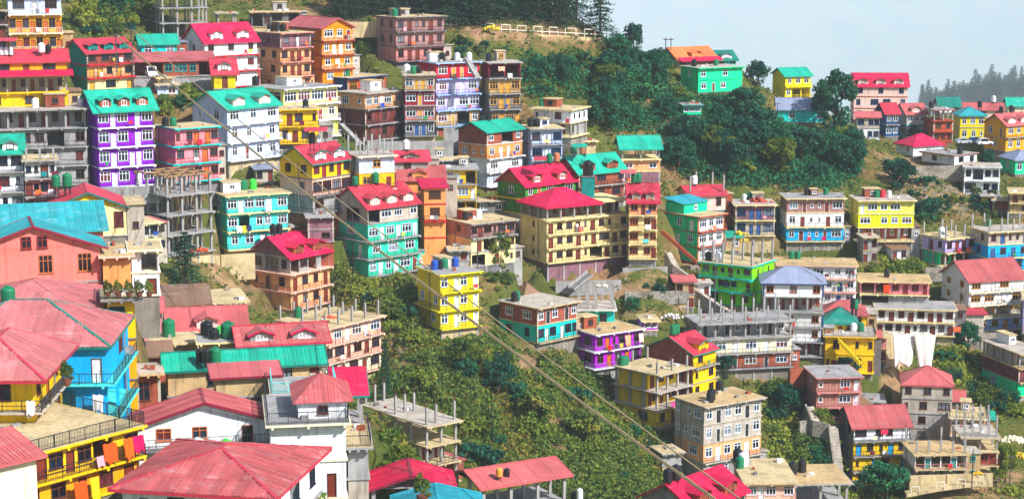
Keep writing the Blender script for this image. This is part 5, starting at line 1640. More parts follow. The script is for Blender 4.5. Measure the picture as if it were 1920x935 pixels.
WOOD = [(975, 108), (1100, 112), (1160, 112), (1195, 135), (1265, 165), (1290, 185), (1390, 180), (1440, 235), (1500, 245), (1600, 265), (1612, 330), (1560, 352), (1370, 345), (1262, 335), (1252, 250), (1150, 250), (1112, 190), (1000, 182), (970, 140)]
RAV = [(640, 500), (760, 525), (780, 625), (935, 630), (960, 690), (1060, 695), (1150, 725), (1200, 800), (1262, 865), (1230, 935), (1080, 935), (860, 865), (858, 770), (722, 720), (722, 600), (640, 560)]
AREAS = [  # polygon, how many, radius range in metres, meshes, label, group
    (WOOD, 74, (1.6, 3.6), (0, 5), 'dark green shrub in the thicket below the ridge houses', 'shrubs in the ridge thicket'),
    (RAV, 96, (0.8, 2.8), (1, 12), 'shrub on the scrubby ravine slope below the lemon house', 'shrubs on the ravine slope'),
    ([(1432, 715), (1510, 715), (1515, 790), (1568, 800), (1570, 880), (1440, 872)], 34, (1.0, 2.6), (0, 9), 'shrub between the grey window block and the striped rose house', 'shrubs beside the grey window block'),
    ([(1762, 645), (1838, 655), (1862, 745), (1912, 765), (1915, 815), (1872, 800), (1812, 742), (1750, 700)], 30, (1.0, 2.4), (2, 12), 'shrub on the slope below the white villa', 'shrubs below the white villa'),
    ([(128, 2), (292, 2), (290, 55), (205, 72), (140, 72)], 24, (1.4, 3.2), (3, 12), 'leafy shrub on the slope behind the red roofed houses', 'shrubs on the upper slope'),
    ([(245, 152), (340, 150), (402, 172), (365, 195), (305, 228), (300, 190)], 14, (1.0, 2.0), (2, 12), 'shrub on the bank between the carport and the pink house', 'shrubs on the bank under the carport'),
    ([(842, 84), (960, 92), (975, 125), (870, 110)], 13, (0.9, 1.9), (1, 7), 'shrub under the white road barrier', 'shrubs under the road barrier'),
    ([(672, 55), (708, 55), (712, 120), (675, 120)], 7, (1.4, 2.6), (2, 7), 'shrub between the orange house and the mauve block', 'shrubs beside the orange house'),
    ([(782, 440), (860, 462), (905, 490), (968, 520), (925, 565), (905, 520), (800, 485)], 15, (0.9, 2.0), (4, 12), 'bright green shrub behind the lemon house', 'shrubs behind the lemon house'),
    ([(1650, 300), (1705, 310), (1760, 380), (1720, 440), (1700, 380), (1640, 360)], 13, (1.6, 3.4), (0, 5), 'dark shrub on the scree below the magenta bungalow', 'shrubs on the scree'),
    ([(1770, 360), (1880, 372), (1880, 420), (1740, 430)], 14, (1.0, 2.4), (0, 7), 'shrub below the tiered white house', 'shrubs below the tiered white house'),
    ([(1600, 478), (1720, 478), (1760, 505), (1735, 525), (1620, 512)], 11, (0.9, 1.9), (3, 8), 'shrub under the stone walls of the striped block and lime house', 'shrubs under the stone walls'),
    ([(1190, 545), (1300, 540), (1335, 580), (1210, 595), (1140, 590)], 13, (0.7, 1.6), (1, 7), 'shrub on the dry slope beside the stone stairs', 'shrubs beside the stone stairs'),
    ([(700, 800), (760, 830), (800, 890), (720, 905)], 12, (0.7, 1.5), (4, 12), '', 'shrubs beside the ravine frame'),
    ([(1440, 895), (1600, 905), (1720, 920), (1700, 935), (1450, 935)], 14, (1.0, 2.2), (1, 7), 'shrub at the foot of the white and yellow house', 'shrubs at the lower edge'),
]
def near_house(p):
    return min(HOUSES, key=lambda r: (r['org'] + r['u'] * r['W'] / 2 - p).length)['short']
for poly, cnt, (r0, r1), (m0, m1), lab, grp in AREAS:
    where = {'shrubs in the ridge thicket': 'in the ridge thicket', 'shrubs on the ravine slope': 'on the ravine slope'}.get(grp, grp[7:])
    xs = [p[0] for p in poly]
    ys = [p[1] for p in poly]
    got = tries = 0
    while got < cnt and tries < cnt * 12:
        tries += 1
        x, y = rnd.uniform(min(xs), max(xs)), rnd.uniform(min(ys), max(ys))
        if not inpoly(poly, x, y):
            continue
        p, d = hit(x, y, 120)
        if p is None or on_house(p) or (1255 < x < 1335 and 205 < y < 250):
            continue
        b = link('bush', BUSH[rnd.randrange(m0, m1)], None, p - Vector((0, 0, 0.35)), rnd.uniform(0, 6.28))
        s = rnd.uniform(r0, r1)
        b.scale = (s, s, s * rnd.uniform(0.8, 1.15))
        mi = BUSH.index(b.data) // 4
        tag(b, '%s %s shrub %s%s' % (('small', 'middling', 'large')[min(2, int((s - r0) / (r1 - r0) * 3))], ('dark green', 'fresh green', 'yellow green')[mi], where, ', nearest to ' + near_house(p) if grp in ('shrubs in the ridge thicket', 'shrubs on the ravine slope') else ''), 'shrub', grp)
        got += 1

TREES = [
    (1125, 78, 100, 70, 'tall cedar standing against the sky at the end of the ridge road', 'con'),
    (1188, 100, 57, 44, 'round crowned tree alone on the skyline', 'tree'),
    (1566, 246, 114, 92, 'big broad leaved tree beside the ridge hotel', 'tree'),
    (1420, 172, 58, 52, 'dark round tree between the mint ridge house and the lemon ridge house', 'tree'),
    (1447, 162, 46, 40, 'smaller dark tree leaning on the round ridge tree', 'tree'),
    (1395, 240, 78, 84, 'wide dark tree on the slope under the mint ridge house', 'tree'),
    (1330, 300, 66, 66, 'dense tree in the middle of the ridge thicket', 'tree'),
    (1180, 205, 80, 92, 'large dark tree below the round skyline tree', 'tree'),
    (1135, 250, 70, 80, 'large dark tree beside the bungalow on stilts', 'tree'),
    (1590, 330, 72, 80, 'wide dark tree below the big broad leaved tree', 'tree'),
    (1500, 310, 66, 80, 'wide dark tree below the teal barn', 'tree'),
    (1690, 350, 50, 56, 'round dark tree on the scree above the lime house', 'tree'),
    (373, 172, 58, 56, 'dark round tree before the red gable cottage', 'tree'),
    (348, 545, 110, 76, 'drooping cedar before the bare concrete frame', 'con'),
    (723, 765, 130, 36, 'slim cedar beside the pink cream house', 'con'),
    (936, 512, 82, 52, 'creeper covered tree beside the brown concrete house', 'tree'),
    (1658, 945, 78, 100, 'bushy tree before the white and yellow house', 'tree'),
    (1885, 905, 78, 48, 'narrow tree beside the brick frame house', 'tree'),
    (1868, 915, 38, 36, 'small tree on the path rail', 'tree'),
    (1712, 268, 30, 20, 'small tree in front of the rust frame', 'tree'),
    (1765, 268, 44, 26, 'thin tree before the olive ridge house', 'tree'),
    (1850, 345, 66, 36, 'thin tree before the tiered white house', 'tree'),
    (1815, 660, 56, 48, 'dark tree beside the white tarpaulins', 'tree'),
    (1590, 735, 46, 50, 'dark tree above the striped rose house', 'tree'),
    (1360, 715, 46, 40, 'dark tree at the corner of the pillared ivory block', 'tree'),
    (865, 700, 70, 60, 'leafy tree on the ravine slope under the lemon house', 'tree'),
    (935, 745, 66, 70, 'leafy tree in the ravine under the turquoise house', 'tree'),
    (1010, 800, 74, 84, 'wide leafy tree in the ravine under the violet house', 'tree'),
    (1100, 830, 70, 90, 'wide leafy tree low in the ravine', 'tree'),
    (1470, 790, 70, 60, 'leafy tree beside the grey window block', 'tree'),
    (1535, 820, 60, 60, 'leafy tree under the striped rose house', 'tree'),
    (160, 48, 60, 60, 'yellowish tree beside the gold hotel', 'tree'),
    (215, 40, 60, 70, 'leafy tree above the dormer brick house', 'tree'),
    (265, 30, 56, 60, 'leafy tree beside the bare frame on the hill', 'tree'),
]
for x, y, h_, w_, lab, k in TREES:
    place_tree(x, y, h_, w_, lab, 436 if (x, y) == (1188, 100) else None, kind=k)
got = 0
while got < 34:                                 # taller trees standing out of the thicket
    x, y = rnd.uniform(965, 1610), rnd.uniform(85, 340)
    if inpoly(WOOD, x, y) and not (x < 1150 and y < 165) and not (1255 < x < 1410 and y < 262) and not (x > 1430 and y < 300):
        h_ = rnd.uniform(46, 82)
        place_tree(x, y, h_, h_ * rnd.uniform(0.7, 1.1), '%s leafy tree rising out of the thicket, nearest to %s' % ('dark' if got % 10 < 7 else 'lighter green', near_house(P(x, y, hit(x, y)[1] or 400))), group='trees in the ridge thicket')
        got += 1
CEDAR_LABELS = 'tall dark cedar above the ridge road'
for i in range(34):
    x = 640 + i * 13.4 + rnd.uniform(-8, 8)
    y = (48 if x > 840 else 34) + rnd.uniform(-14, 4)
    if x < 840 and y > 30 and 700 < x:
        y = 24
    place_tree(x, y, rnd.uniform(85, 130), rnd.uniform(52, 76), CEDAR_LABELS + ', ' + ('behind the mauve block' if x < 840 else 'near the barrier end by the mauve block' if x < 930 else 'behind the middle of the barrier' if x < 1020 else 'near the tall skyline cedar'), None, 'con', 'cedars above the ridge road')
for i in range(64):
    x = 1728 + i * 3.3 + rnd.uniform(-3, 3)
    y = 208 - (x - 1728) * 0.17 + rnd.uniform(-8, 16)
    wx = P(x, y, 800)
    place_tree(x, y, rnd.uniform(28, 54), rnd.uniform(18, 32), 'hazy conifer on the far ridge behind the town', 2600 + rnd.uniform(-60, 60), 'con', 'conifers on the far ridge')
place_tree(1858, 172, 52, 26, 'tall flat topped conifer rising over the far ridge', 2560, 'con')

# undergrowth and dry grass: masses nobody could count
rg = np.random.default_rng(5)
gzv = GZ.ravel()
BARED = BARE > 0.5
fw = gx * 0 + (gy * FW.y + gzv * FW.z)
pxx = CX + FPX * gx / fw
pyy = CY - FPX * (gy * UP.y + gzv * UP.z) / fw
vis = (pxx > -60) & (pxx < 1980) & (pyy > -60) & (pyy < 1000) & ~FOOT
cand = np.nonzero(vis & (~BARED | (vnoise(gx, gy, 4, 77) > 0.5)))[0]
patch = vnoise(gx, gy, 14, 31) * 0.6 + vnoise(gx, gy, 5, 32) * 0.4
def tufts(name, label, sel, cnt, per, size, spread, mat, up):
    ii = rg.choice(sel, cnt)
    x = gx[ii] + rg.uniform(-STEP / 2, STEP / 2, cnt)
    y = gy[ii] + rg.uniform(-STEP / 2, STEP / 2, cnt)
    a, b = (x - X0) / STEP, (y - Y0) / STEP
    i, j = np.clip(a.astype(int), 0, nx - 2), np.clip(b.astype(int), 0, ny - 2)
    fa, fb = a - i, b - j
    z = (GZ[j, i] * (1 - fa) + GZ[j, i + 1] * fa) * (1 - fb) + (GZ[j + 1, i] * (1 - fa) + GZ[j + 1, i + 1] * fa) * fb
    c = np.repeat(np.stack([x, y, z], 1), per, 0) + rg.normal(size=(cnt * per, 3)) * np.array([spread, spread, spread * 0.5])
    c[:, 2] += spread * 0.45
    o_ = link(name, quad_mesh(name, quads_at(c, rg.uniform(0.5, 1.3, cnt * per) * size, rg, up), mat))
    tag(o_, label, None, kind='stuff')
wood = np.array([inpoly(WOOD, pxx[i], pyy[i]) for i in cand])
rav = np.array([inpoly(RAV, pxx[i], pyy[i]) for i in cand])
tufts('thicket_undergrowth', 'dense dark undergrowth filling the ridge thicket', cand[wood], 7000, 16, 0.34, 0.85, LM_DARK, 0.3)
tufts('ravine_undergrowth', 'green undergrowth and weeds on the ravine slope', cand[rav & (patch[cand] > 0.36)], 7000, 12, 0.26, 0.6, LM_MID, 0.3)
tufts('slope_undergrowth', 'low green weeds between the houses', cand[patch[cand] > 0.4], 20000, 8, 0.26, 0.55, LM_MID, 0.3)
tufts('dry_grass', 'dry yellow grass on the banks and slopes', cand[patch[cand] < 0.6], 16000, 6, 0.2, 0.4, LM_DRY, 0.0)
# litter and stones
def scraps(name, label, poly, cnt, mat, s0, s1):
    sel = cand[np.array([inpoly(poly, pxx[i], pyy[i]) for i in cand])]
    if not len(sel):
        return
    m = MB()
    for _ in range(cnt):
        i = int(rg.choice(sel))
        x, y = gx[i] + rnd.uniform(-.8, .8), gy[i] + rnd.uniform(-.8, .8)
        z = ground(x, y)
        s = rnd.uniform(s0, s1)
        m.bar((x - s, y, z + s * 0.3), (x + s, y + rnd.uniform(-s, s), z + s * rnd.uniform(0.2, 0.8)), s * rnd.uniform(0.6, 1.4), s * rnd.uniform(0.4, 0.9))
    tag(m.build(name, mat), label, None, kind='stuff')
WHITE_ = plain('litter_white', 'dcd8d0', 0.8)
GREYS = plain('scree_stone', 'a09484', 0.9)
ridge = np.array([inpoly([(1120, 70), (1190, 90), (1260, 115), (1275, 165), (1190, 130), (1120, 100)], pxx[i], pyy[i]) for i in cand])
tufts('ridge_grass', 'yellow green grass on the open ridge shoulder', cand[ridge], 2600, 7, 0.22, 0.45, LM_MID, 0.2)
low = np.array([inpoly([(1430, 700), (1520, 700), (1570, 800), (1600, 935), (1430, 935)], pxx[i], pyy[i]) or inpoly([(1750, 630), (1920, 630), (1920, 935), (1870, 935), (1840, 780), (1760, 720)], pxx[i], pyy[i]) or inpoly([(1600, 460), (1760, 470), (1760, 530), (1600, 520)], pxx[i], pyy[i]) for i in cand])
tufts('lower_undergrowth', 'tangled undergrowth on the lower slopes', cand[low & (patch[cand] > 0.3)], 5000, 12, 0.26, 0.6, LM_YEL, 0.3)
tufts('ravine_scrub', 'yellow green scrub mixed through the ravine', cand[rav & (patch[cand] < 0.55)], 4200, 9, 0.24, 0.5, LM_YEL, 0.3)
tufts('ravine_grass', 'dry straw coloured grass through the ravine', cand[rav & (patch[cand] < 0.5)], 3600, 6, 0.2, 0.5, LM_DRY, 0.0)
scraps('litter', 'scattered pale litter sliding down the ravine', [(725, 560), (790, 640), (800, 720), (740, 720), (720, 620)], 170, WHITE_, 0.08, 0.26)
scraps('rubble', 'stony rubble chute in the middle of the ravine', [(1000, 740), (1040, 760), (1075, 850), (1040, 850)], 220, GREYS, 0.12, 0.4)
scraps('scree', 'loose scree below the cream bungalow', [(1640, 300), (1700, 300), (1810, 340), (1860, 400), (1770, 400), (1690, 380)], 420, GREYS, 0.15, 0.5)
scraps('debris', 'debris and stones on the bare bank under the cream tenement', [(1060, 500), (1250, 520), (1290, 560), (1130, 545)], 150, GREYS, 0.1, 0.35)

# ---------------------------------------------------------------- roads, walls, stairs
def strip_thing(name, label, cat, pts, drop, thick, mat, kind=None):
    """a wall standing along world points, its top at the points"""
    m = MB()
    for a, b in zip(pts, pts[1:]):
        a, b = Vector(a), Vector(b)
        t_ = Vector((b.x - a.x, b.y - a.y, 0)).normalized()
        nn = Vector((-t_.y, t_.x, 0)) * thick
        m.prism([a, b, b - Vector((0, 0, drop)), a - Vector((0, 0, drop))], nn)
    return tag(m.build(name, mat), label, cat, kind=kind or 'thing')
RPX = [(832, 52, 404), (880, 57, 406), (940, 62, 408), (1000, 65, 412), (1060, 68, 417), (1132, 72, 424)]
rp = [P(*v) for v in RPX]
strip_thing('retaining_wall', 'low tan retaining wall carrying the ridge road', 'wall', rp, 3.0, 0.5, wall_mat('ltn'))
m = MB()
for a, b in zip(rp, rp[1:]):
    k = Vector((0, 4.2, 0.02))
    m.prism([a + Vector((0, 0.3, 0.02)), b + Vector((0, 0.3, 0.02)), b + k, a + k], (0, 0, -0.2))
tag(m.build('road', plain('road_dust', 'b08c60', 0.95)), 'dusty ridge road above the thicket', None, kind='structure')
BW = plain('barrier_paint', 'e4dcc8', 0.7)
for i in range(10):
    f0 = i / 10 * (len(rp) - 1)
    f1 = (i + 0.55) / 10 * (len(rp) - 1)
    f2 = (i + 1) / 10 * (len(rp) - 1)
    g = lambda f: rp[min(int(f), len(rp) - 2)].lerp(rp[min(int(f), len(rp) - 2) + 1], f - min(int(f), len(rp) - 2)) + Vector((0, 0.25, 0))
    a, b, c = g(f0), g(f1), g(f2)
    root = bpy.data.objects.new('road_barrier', None)
    COL.objects.link(root)
    root.location = a
    tag(root, 'white steel barrier frame along the ridge road, %s from the mauve block' % ['first', 'second', 'third', 'fourth', 'fifth', 'sixth', 'seventh', 'eighth', 'ninth', 'tenth'][i], 'barrier', 'barrier frames along the ridge road')
    up = Vector((0, 0, 1))
    for q0, q1, nm in ((Vector(), up * 1.75, 'post'), (b - a, b - a + up * 1.75, 'post'), (up * 1.75, b - a + up * 1.75, 'top_rail'), (up * 0.75, c - a + up * 0.75, 'lower_rail')):
        mm = MB()
        mm.bar(q0, q1, 0.17)
        mm.build(nm, BW, root)

def steps(name, label, pts, width, n_, mat):
    root = bpy.data.objects.new(name, None)
    COL.objects.link(root)
    root.location = pts[0]
    tag(root, label, 'stairs')
    tot = len(pts) - 1
    for i in range(n_):
        f = i / n_ * tot
        k = min(int(f), tot - 1)
        a = pts[k].lerp(pts[k + 1], f - k) - pts[0]
        f2 = (i + 1) / n_ * tot
        k2 = min(int(f2 - 1e-6), tot - 1)
        b = pts[k2].lerp(pts[k2 + 1], f2 - k2) - pts[0]
        t_ = Vector((b.x - a.x, b.y - a.y, 0))
        if t_.length < 1e-4:
            continue
        nn = Vector((-t_.y, t_.x, 0)).normalized() * width
        mm = MB()
        top = max(a.z, b.z)
        mm.prism([Vector((a.x, a.y, top)), Vector((b.x, b.y, top)), Vector((b.x, b.y, top)) + nn, Vector((a.x, a.y, top)) + nn], (0, 0, -0.9 if mat is ST else -0.35))
        mm.build('step', mat, root)
    mm = MB()
    for a, b in zip(pts, pts[1:]):
        a, b = a - pts[0], b - pts[0]
        t_ = Vector((b.x - a.x, b.y - a.y, 0)).normalized()
        nn = Vector((t_.y, -t_.x, 0)) * 0.3
        mm.prism([a + Vector((0, 0, 0.5)), b + Vector((0, 0, 0.5)), b - Vector((0, 0, 2.2 if mat is ST else 0.3)), a - Vector((0, 0, 2.2 if mat is ST else 0.3))], nn)
    mm.build('side_wall', stone_mat() if mat is ST else mat, root)
    return root
ST = wall_mat('gre')
steps('stone_stairs', 'long grey stone stairs descending beside the lime green house', [P(1248, 474, 347), P(1262, 500, 346), P(1290, 520, 345), P(1300, 545, 344), P(1345, 575, 341), P(1405, 612, 336)], 1.4, 60, ST)
steps('concrete_stairs', 'concrete stairs under the cream tenement', [P(1102, 512, 341), P(1066, 540, 337)], 1.2, 16, wall_mat('con'))
steps('outside_stairs', 'grey outside stairs climbing to the apricot tenement', [P(634, 232, 361), P(672, 270, 358)], 1.2, 14, wall_mat('con'))
steps('yellow_stairs', 'yellow outside stairs slanting across the ochre stair house', [P(1572, 638, 341), P(1612, 682, 340)], 1.0, 14, wall_mat('yel'))
steps('roof_stairs', 'grey stairs climbing to the roof of the lilac block', [P(873, 112, 378), P(893, 146, 376)], 1.1, 14, wall_mat('con'))
steps('stone_steps', 'stone steps descending beside the striped rose house', [P(1512, 762, 322), P(1524, 792, 320), P(1556, 800, 319), P(1566, 880, 314)], 1.3, 40, ST)
steps('rust_stairs', 'rust coloured stairs along the mint orange house', [P(1240, 434, 367), P(1272, 462, 366), P(1306, 492, 365)], 1.0, 22, wall_mat('rus'))

WALLS = [
    ('grey concrete retaining wall under the lilac block and slate grey tenement', 832, 985, 240, 278, 372, 'con'),
    ('brown concrete retaining wall under the apricot tenement', 690, 850, 266, 312, 360, 'con'),
    ('long concrete retaining wall beside the cream corner block', 1168, 1252, 503, 524, 344, 'con'),
    ('ochre plastered retaining wall under the aqua house', 336, 412, 482, 530, 304, 'ltn'),
    ('tan retaining wall beside the peach magenta house', 415, 478, 478, 515, 306, 'ltn'),
    ('sandy cut bank wall under the white tarpaulins', 1650, 1692, 630, 735, 346, 'ltn'),
    ('rubble stone retaining wall below the cream bungalow', 1718, 1806, 312, 334, 440, 'stone'),
    ('stone retaining wall under the long white motel', 1795, 1900, 626, 650, 367, 'stone'),
    ('tan wall along the lower footpath', 1706, 1862, 892, 906, 309, 'ltn'),
    ('brick garden wall under the turquoise annex', 1085, 1165, 612, 640, 328, 'stn'),
    ('stone wall beside the pillared ivory block', 1482, 1512, 694, 720, 329, 'brk'),
    ('grey retaining wall below the purple house', 168, 300, 352, 372, 298, 'con'),
    ('dark concrete wall under the blue white house', 985, 1062, 330, 356, 366, 'dcn'),
    ('tan retaining wall along the cut bank beside the mauve block', 640, 712, 42, 62, 391, 'ltn'),
    ('grey stepped wall under the pink open house', 1610, 1745, 574, 590, 364, 'con'),
    ('stone wall below the lavender house', 1735, 1830, 502, 520, 385, 'stone'),
    ('concrete wall below the sky blue block', 1835, 1925, 512, 534, 383, 'con'),
    ('rubble wall under the mint orange house', 1246, 1310, 500, 520, 366, 'stone'),
    ('stone wall under the white yellow house', 1560, 1610, 905, 935, 318, 'stone'),
    ('grey wall under the striped rose house', 1500, 1535, 790, 812, 320, 'stone'),
    ('concrete terrace wall on the bare bank under the cream tenement', 1042, 1165, 528, 545, 340, 'con'),
    ('rough stone terrace wall beside the long stone stairs', 1172, 1292, 548, 562, 340, 'stone'),
    ('rough stone terrace wall on the scree under the tiered white house', 1760, 1880, 366, 382, 428, 'stone'),
    ('brown retaining wall under the orange tower', 780, 842, 478, 500, 327, 'or2'),
]
for lab, x0, x1, yt, yb, d, mk in WALLS:
    a, b = P(x0, yt, d), P(x1, yt, d + 1.5)
    b.z = a.z
    strip_thing('retaining_wall', lab, 'wall', [a, b], (yb - yt) * d / FPX + 1.0, 0.5, stone_mat() if mk == 'stone' else wall_mat(mk))

# footpath with white rails, lower right
fp = [P(1700, 926, 306), P(1760, 915, 307), P(1810, 908, 308), P(1850, 904, 309)]
m = MB()
for a, b in zip(fp, fp[1:]):
    m.prism([a, b, b + Vector((0, 1.8, 0.03)), a + Vector((0, 1.8, 0.03))], (0, 0, -0.5))
tag(m.build('footpath', wall_mat('ltn')), 'pale concrete footpath at the foot of the houses', None, kind='structure')
for i in range(4):
    f = (0.15 + i * 0.78)
    k = min(int(f), 2)
    a = fp[k].lerp(fp[k + 1], f - k)
    m = MB()
    for dx in (0, 1.3):
        m.bar((dx, 0, 0), (dx, 0.1, 1.1), 0.11)
    m.bar((0, 0.05, 1.1), (1.3, 0.05, 1.1), 0.11)
    o_ = m.build('path_rail', BW)
    o_.location = a
    o_.rotation_euler = (0, 0, 0.1)
    tag(o_, 'white hoop rail beside the lower footpath, %s from its low end' % ORD[i], 'rail', 'hoop rails along the footpath')

# ---------------------------------------------------------------- cables, poles
CAB = plain('cable_wire', 'aa966e', 0.6, 0.4)
def cable(label, p0, p1, sag, rad, strands=1, seg=40):
    m = MB()
    for s in range(strands):
        off = Vector((rad * 1.6 * (s - (strands - 1) / 2), 0, rad * 1.3 * (s % 2)))
        prev = None
        for i in range(seg + 1):
            t_ = i / seg
            p = p0.lerp(p1, t_) - Vector((0, 0, 4 * sag * t_ * (1 - t_))) + off
            if prev is not None:
                m.bar(prev, p, rad * 1.5)
            prev = p
    return tag(m.build('overhead_cable', CAB), label, 'cable', 'overhead cables', 'stuff' if False else None)
cable('lower of two heavy cables slanting down across the whole town', P(219, 68, 286), P(1352, 945, 132), 1.2, 0.056, 2)
cable('upper of two heavy cables slanting down across the whole town', P(249, 57, 290), P(1402, 945, 136), 1.2, 0.058, 1)
WIRE = plain('thin_wire', '35383c', 0.6)
for i, (a, b) in enumerate((((640, 8, 380), (1130, 40, 412)), ((700, 2, 380), (1130, 34, 412)), ((840, 60, 396), (1000, 20, 404)), ((250, 62, 330), (480, 178, 318)))):
    m = MB()
    p0, p1 = P(*a), P(*b)
    prev = None
    for j in range(21):
        t_ = j / 20
        p = p0.lerp(p1, t_) - Vector((0, 0, 4 * 1.4 * t_ * (1 - t_)))
        if prev is not None:
            m.bar(prev, p, 0.045)
        prev = p
    tag(m.build('power_wire', WIRE), ['thin upper power wire before the cedars', 'thin power wire just above the other before the cedars', 'thin power wire rising from the lilac block', 'thin power wire above the ice white house'][i], 'wire')
hl = [r for r in HOUSES if 250 < r['d'] < 400]
done = set()
for r in hl:                                    # service wires slung from roof to roof
    if len(done) > 34:
        break
    others = sorted((q_ for q_ in hl if q_ is not r), key=lambda q_: (q_['org'] - r['org']).length)
    q_ = others[rnd.randrange(2, 6)]
    key = tuple(sorted((r['short'], q_['short'])))
    if key in done:
        continue
    done.add(key)
    p0 = r['org'] + r['u'] * (r['W'] * rnd.random()) + Vector((0, 0, r['topz'] + 0.3))
    p1 = q_['org'] + q_['u'] * (q_['W'] * rnd.random()) + Vector((0, 0, q_['topz'] + 0.3))
    m = MB()
    prev = None
    for j in range(13):
        t_ = j / 12
        p = p0.lerp(p1, t_) - Vector((0, 0, 4 * 0.6 * t_ * (1 - t_)))
        if prev is not None:
            m.bar(prev, p, 0.04)
        prev = p
    tag(m.build('service_wire', WIRE), 'thin wire from %s to %s' % (r['short'], q_['short']), 'wire', 'wires between the houses')
PM = plain('pole_steel', '4c4f52', 0.6)
def pole(label, px, ytop, ybase, d, w=0.2, arms=1):
    b, t_ = P(px, ybase, d), P(px, ytop, d)
    root = bpy.data.objects.new('utility_pole', None)
    COL.objects.link(root)
    root.location = b
    h = t_.z - b.z
    m = MB()
    m.lathe([(w / 2, -0.6), (w * 0.45, h * 0.5), (w * 0.33, h)], seg=8)
    m.build('shaft', PM, root)
    for i in range(arms):
        m = MB()
        m.bar((-0.8, 0, h - 0.25 - i * 0.6), (0.8, 0, h - 0.25 - i * 0.6), 0.1)
        m.build('cross_arm', PM, root)
    tag(root, label, 'pole')
pole('tall dark pole before the lime green house', 1340, 498, 600, 337, 0.26, 0)
pole('power pole beside the lower footpath', 1822, 838, 914, 307, 0.2, 0)
pole('power pole behind the brick frame house', 1893, 850, 905, 316, 0.18, 1)
pole('pole at the upper end of the lower heavy cable', 219, 62, 130, 287, 0.2, 1)
pole('pole at the upper end of the upper heavy cable', 249, 52, 130, 291, 0.2, 1)
pole('dark pole beside the cream bungalow', 1822, 330, 392, 425, 0.2, 0)
pole('slim pole before the teal barn', 1457, 192, 232, 446, 0.22, 1)
pole('pole before the brown concrete house', 895, 440, 505, 322, 0.2, 1)
pole('thin pole under the lilac block', 905, 85, 116, 384, 0.16, 1)
a, b = P(1248, 92, 448), P(1258, 92, 448)
root = bpy.data.objects.new('pole_frame', None)
COL.objects.link(root)
root.location = a
for q0, q1, nm in (((0, 0, -1), (0, 0, 2.6), 'post'), ((b.x - a.x, 0, -1), (b.x - a.x, 0, 2.6), 'post'), ((-0.6, 0, 2.2), (b.x - a.x + 0.6, 0, 2.2), 'cross_arm')):
    m = MB()
    m.bar(q0, q1, 0.2)
    m.build(nm, PM, root)
tag(root, 'twin post electric frame above the apricot roofed ridge house', 'pole')

# ---------------------------------------------------------------- tarpaulins, washing, heaps
def cloth(name, label, cat, px, py, wpx, hpx, d, hexc, group=None, fold=0.12, pinch=0.0, rough=0.8):
    """a hanging sheet with folds and a ragged hem"""
    a = P(px, py, d)
    w, h = wpx * d / FPX, hpx * d / FPX
    nu, nv_ = 14, 10
    vs, fs = [], []
    ph = rnd.uniform(0, 6)
    for j in range(nv_ + 1):
        for i in range(nu + 1):
            u_, v_ = i / nu, j / nv_
            x = (u_ - 0.5) * w * (1 - pinch * v_) + w / 2
            y = math.sin(u_ * 17 + ph) * fold * w * 0.25 * (0.4 + v_) - v_ * 0.12 * h + math.sin(v_ * 5 + u_ * 8) * fold * 0.15 * w
            z = -v_ * h * (1 - 0.1 * math.sin(u_ * 9 + ph))  + 0.03 * h * math.sin(u_ * 12)
            vs.append((x, y, z))
    for j in range(nv_):
        for i in range(nu):
            k = j * (nu + 1) + i
            fs.append((k, k + 1, k + nu + 2, k + nu + 1))
    me = bpy.data.meshes.new(name)
    me.from_pydata(vs, [], fs)
    me.materials.append(plain('cloth_' + hexc, hexc, rough, 0.1, 0, 0.2))
    me.polygons.foreach_set('use_smooth', [True] * len(fs))
    me.update()
    o_ = link(name, me, None, a)
    so = o_.modifiers.new('thickness', 'SOLIDIFY')
    so.thickness = 0.03
    return tag(o_, label, cat, group)
cloth('tarpaulin', 'white tarpaulin hanging down the sandy bank beside the motel, the narrower one', 'tarpaulin', 1674, 626, 41, 58, 343, 'f0e8e0', None, 0.07, 0.2)
cloth('tarpaulin', 'white tarpaulin gathered to a point, the longer of the two', 'tarpaulin', 1713, 626, 42, 70, 342.5, 'eee4dc', None, 0.07, 0.5)
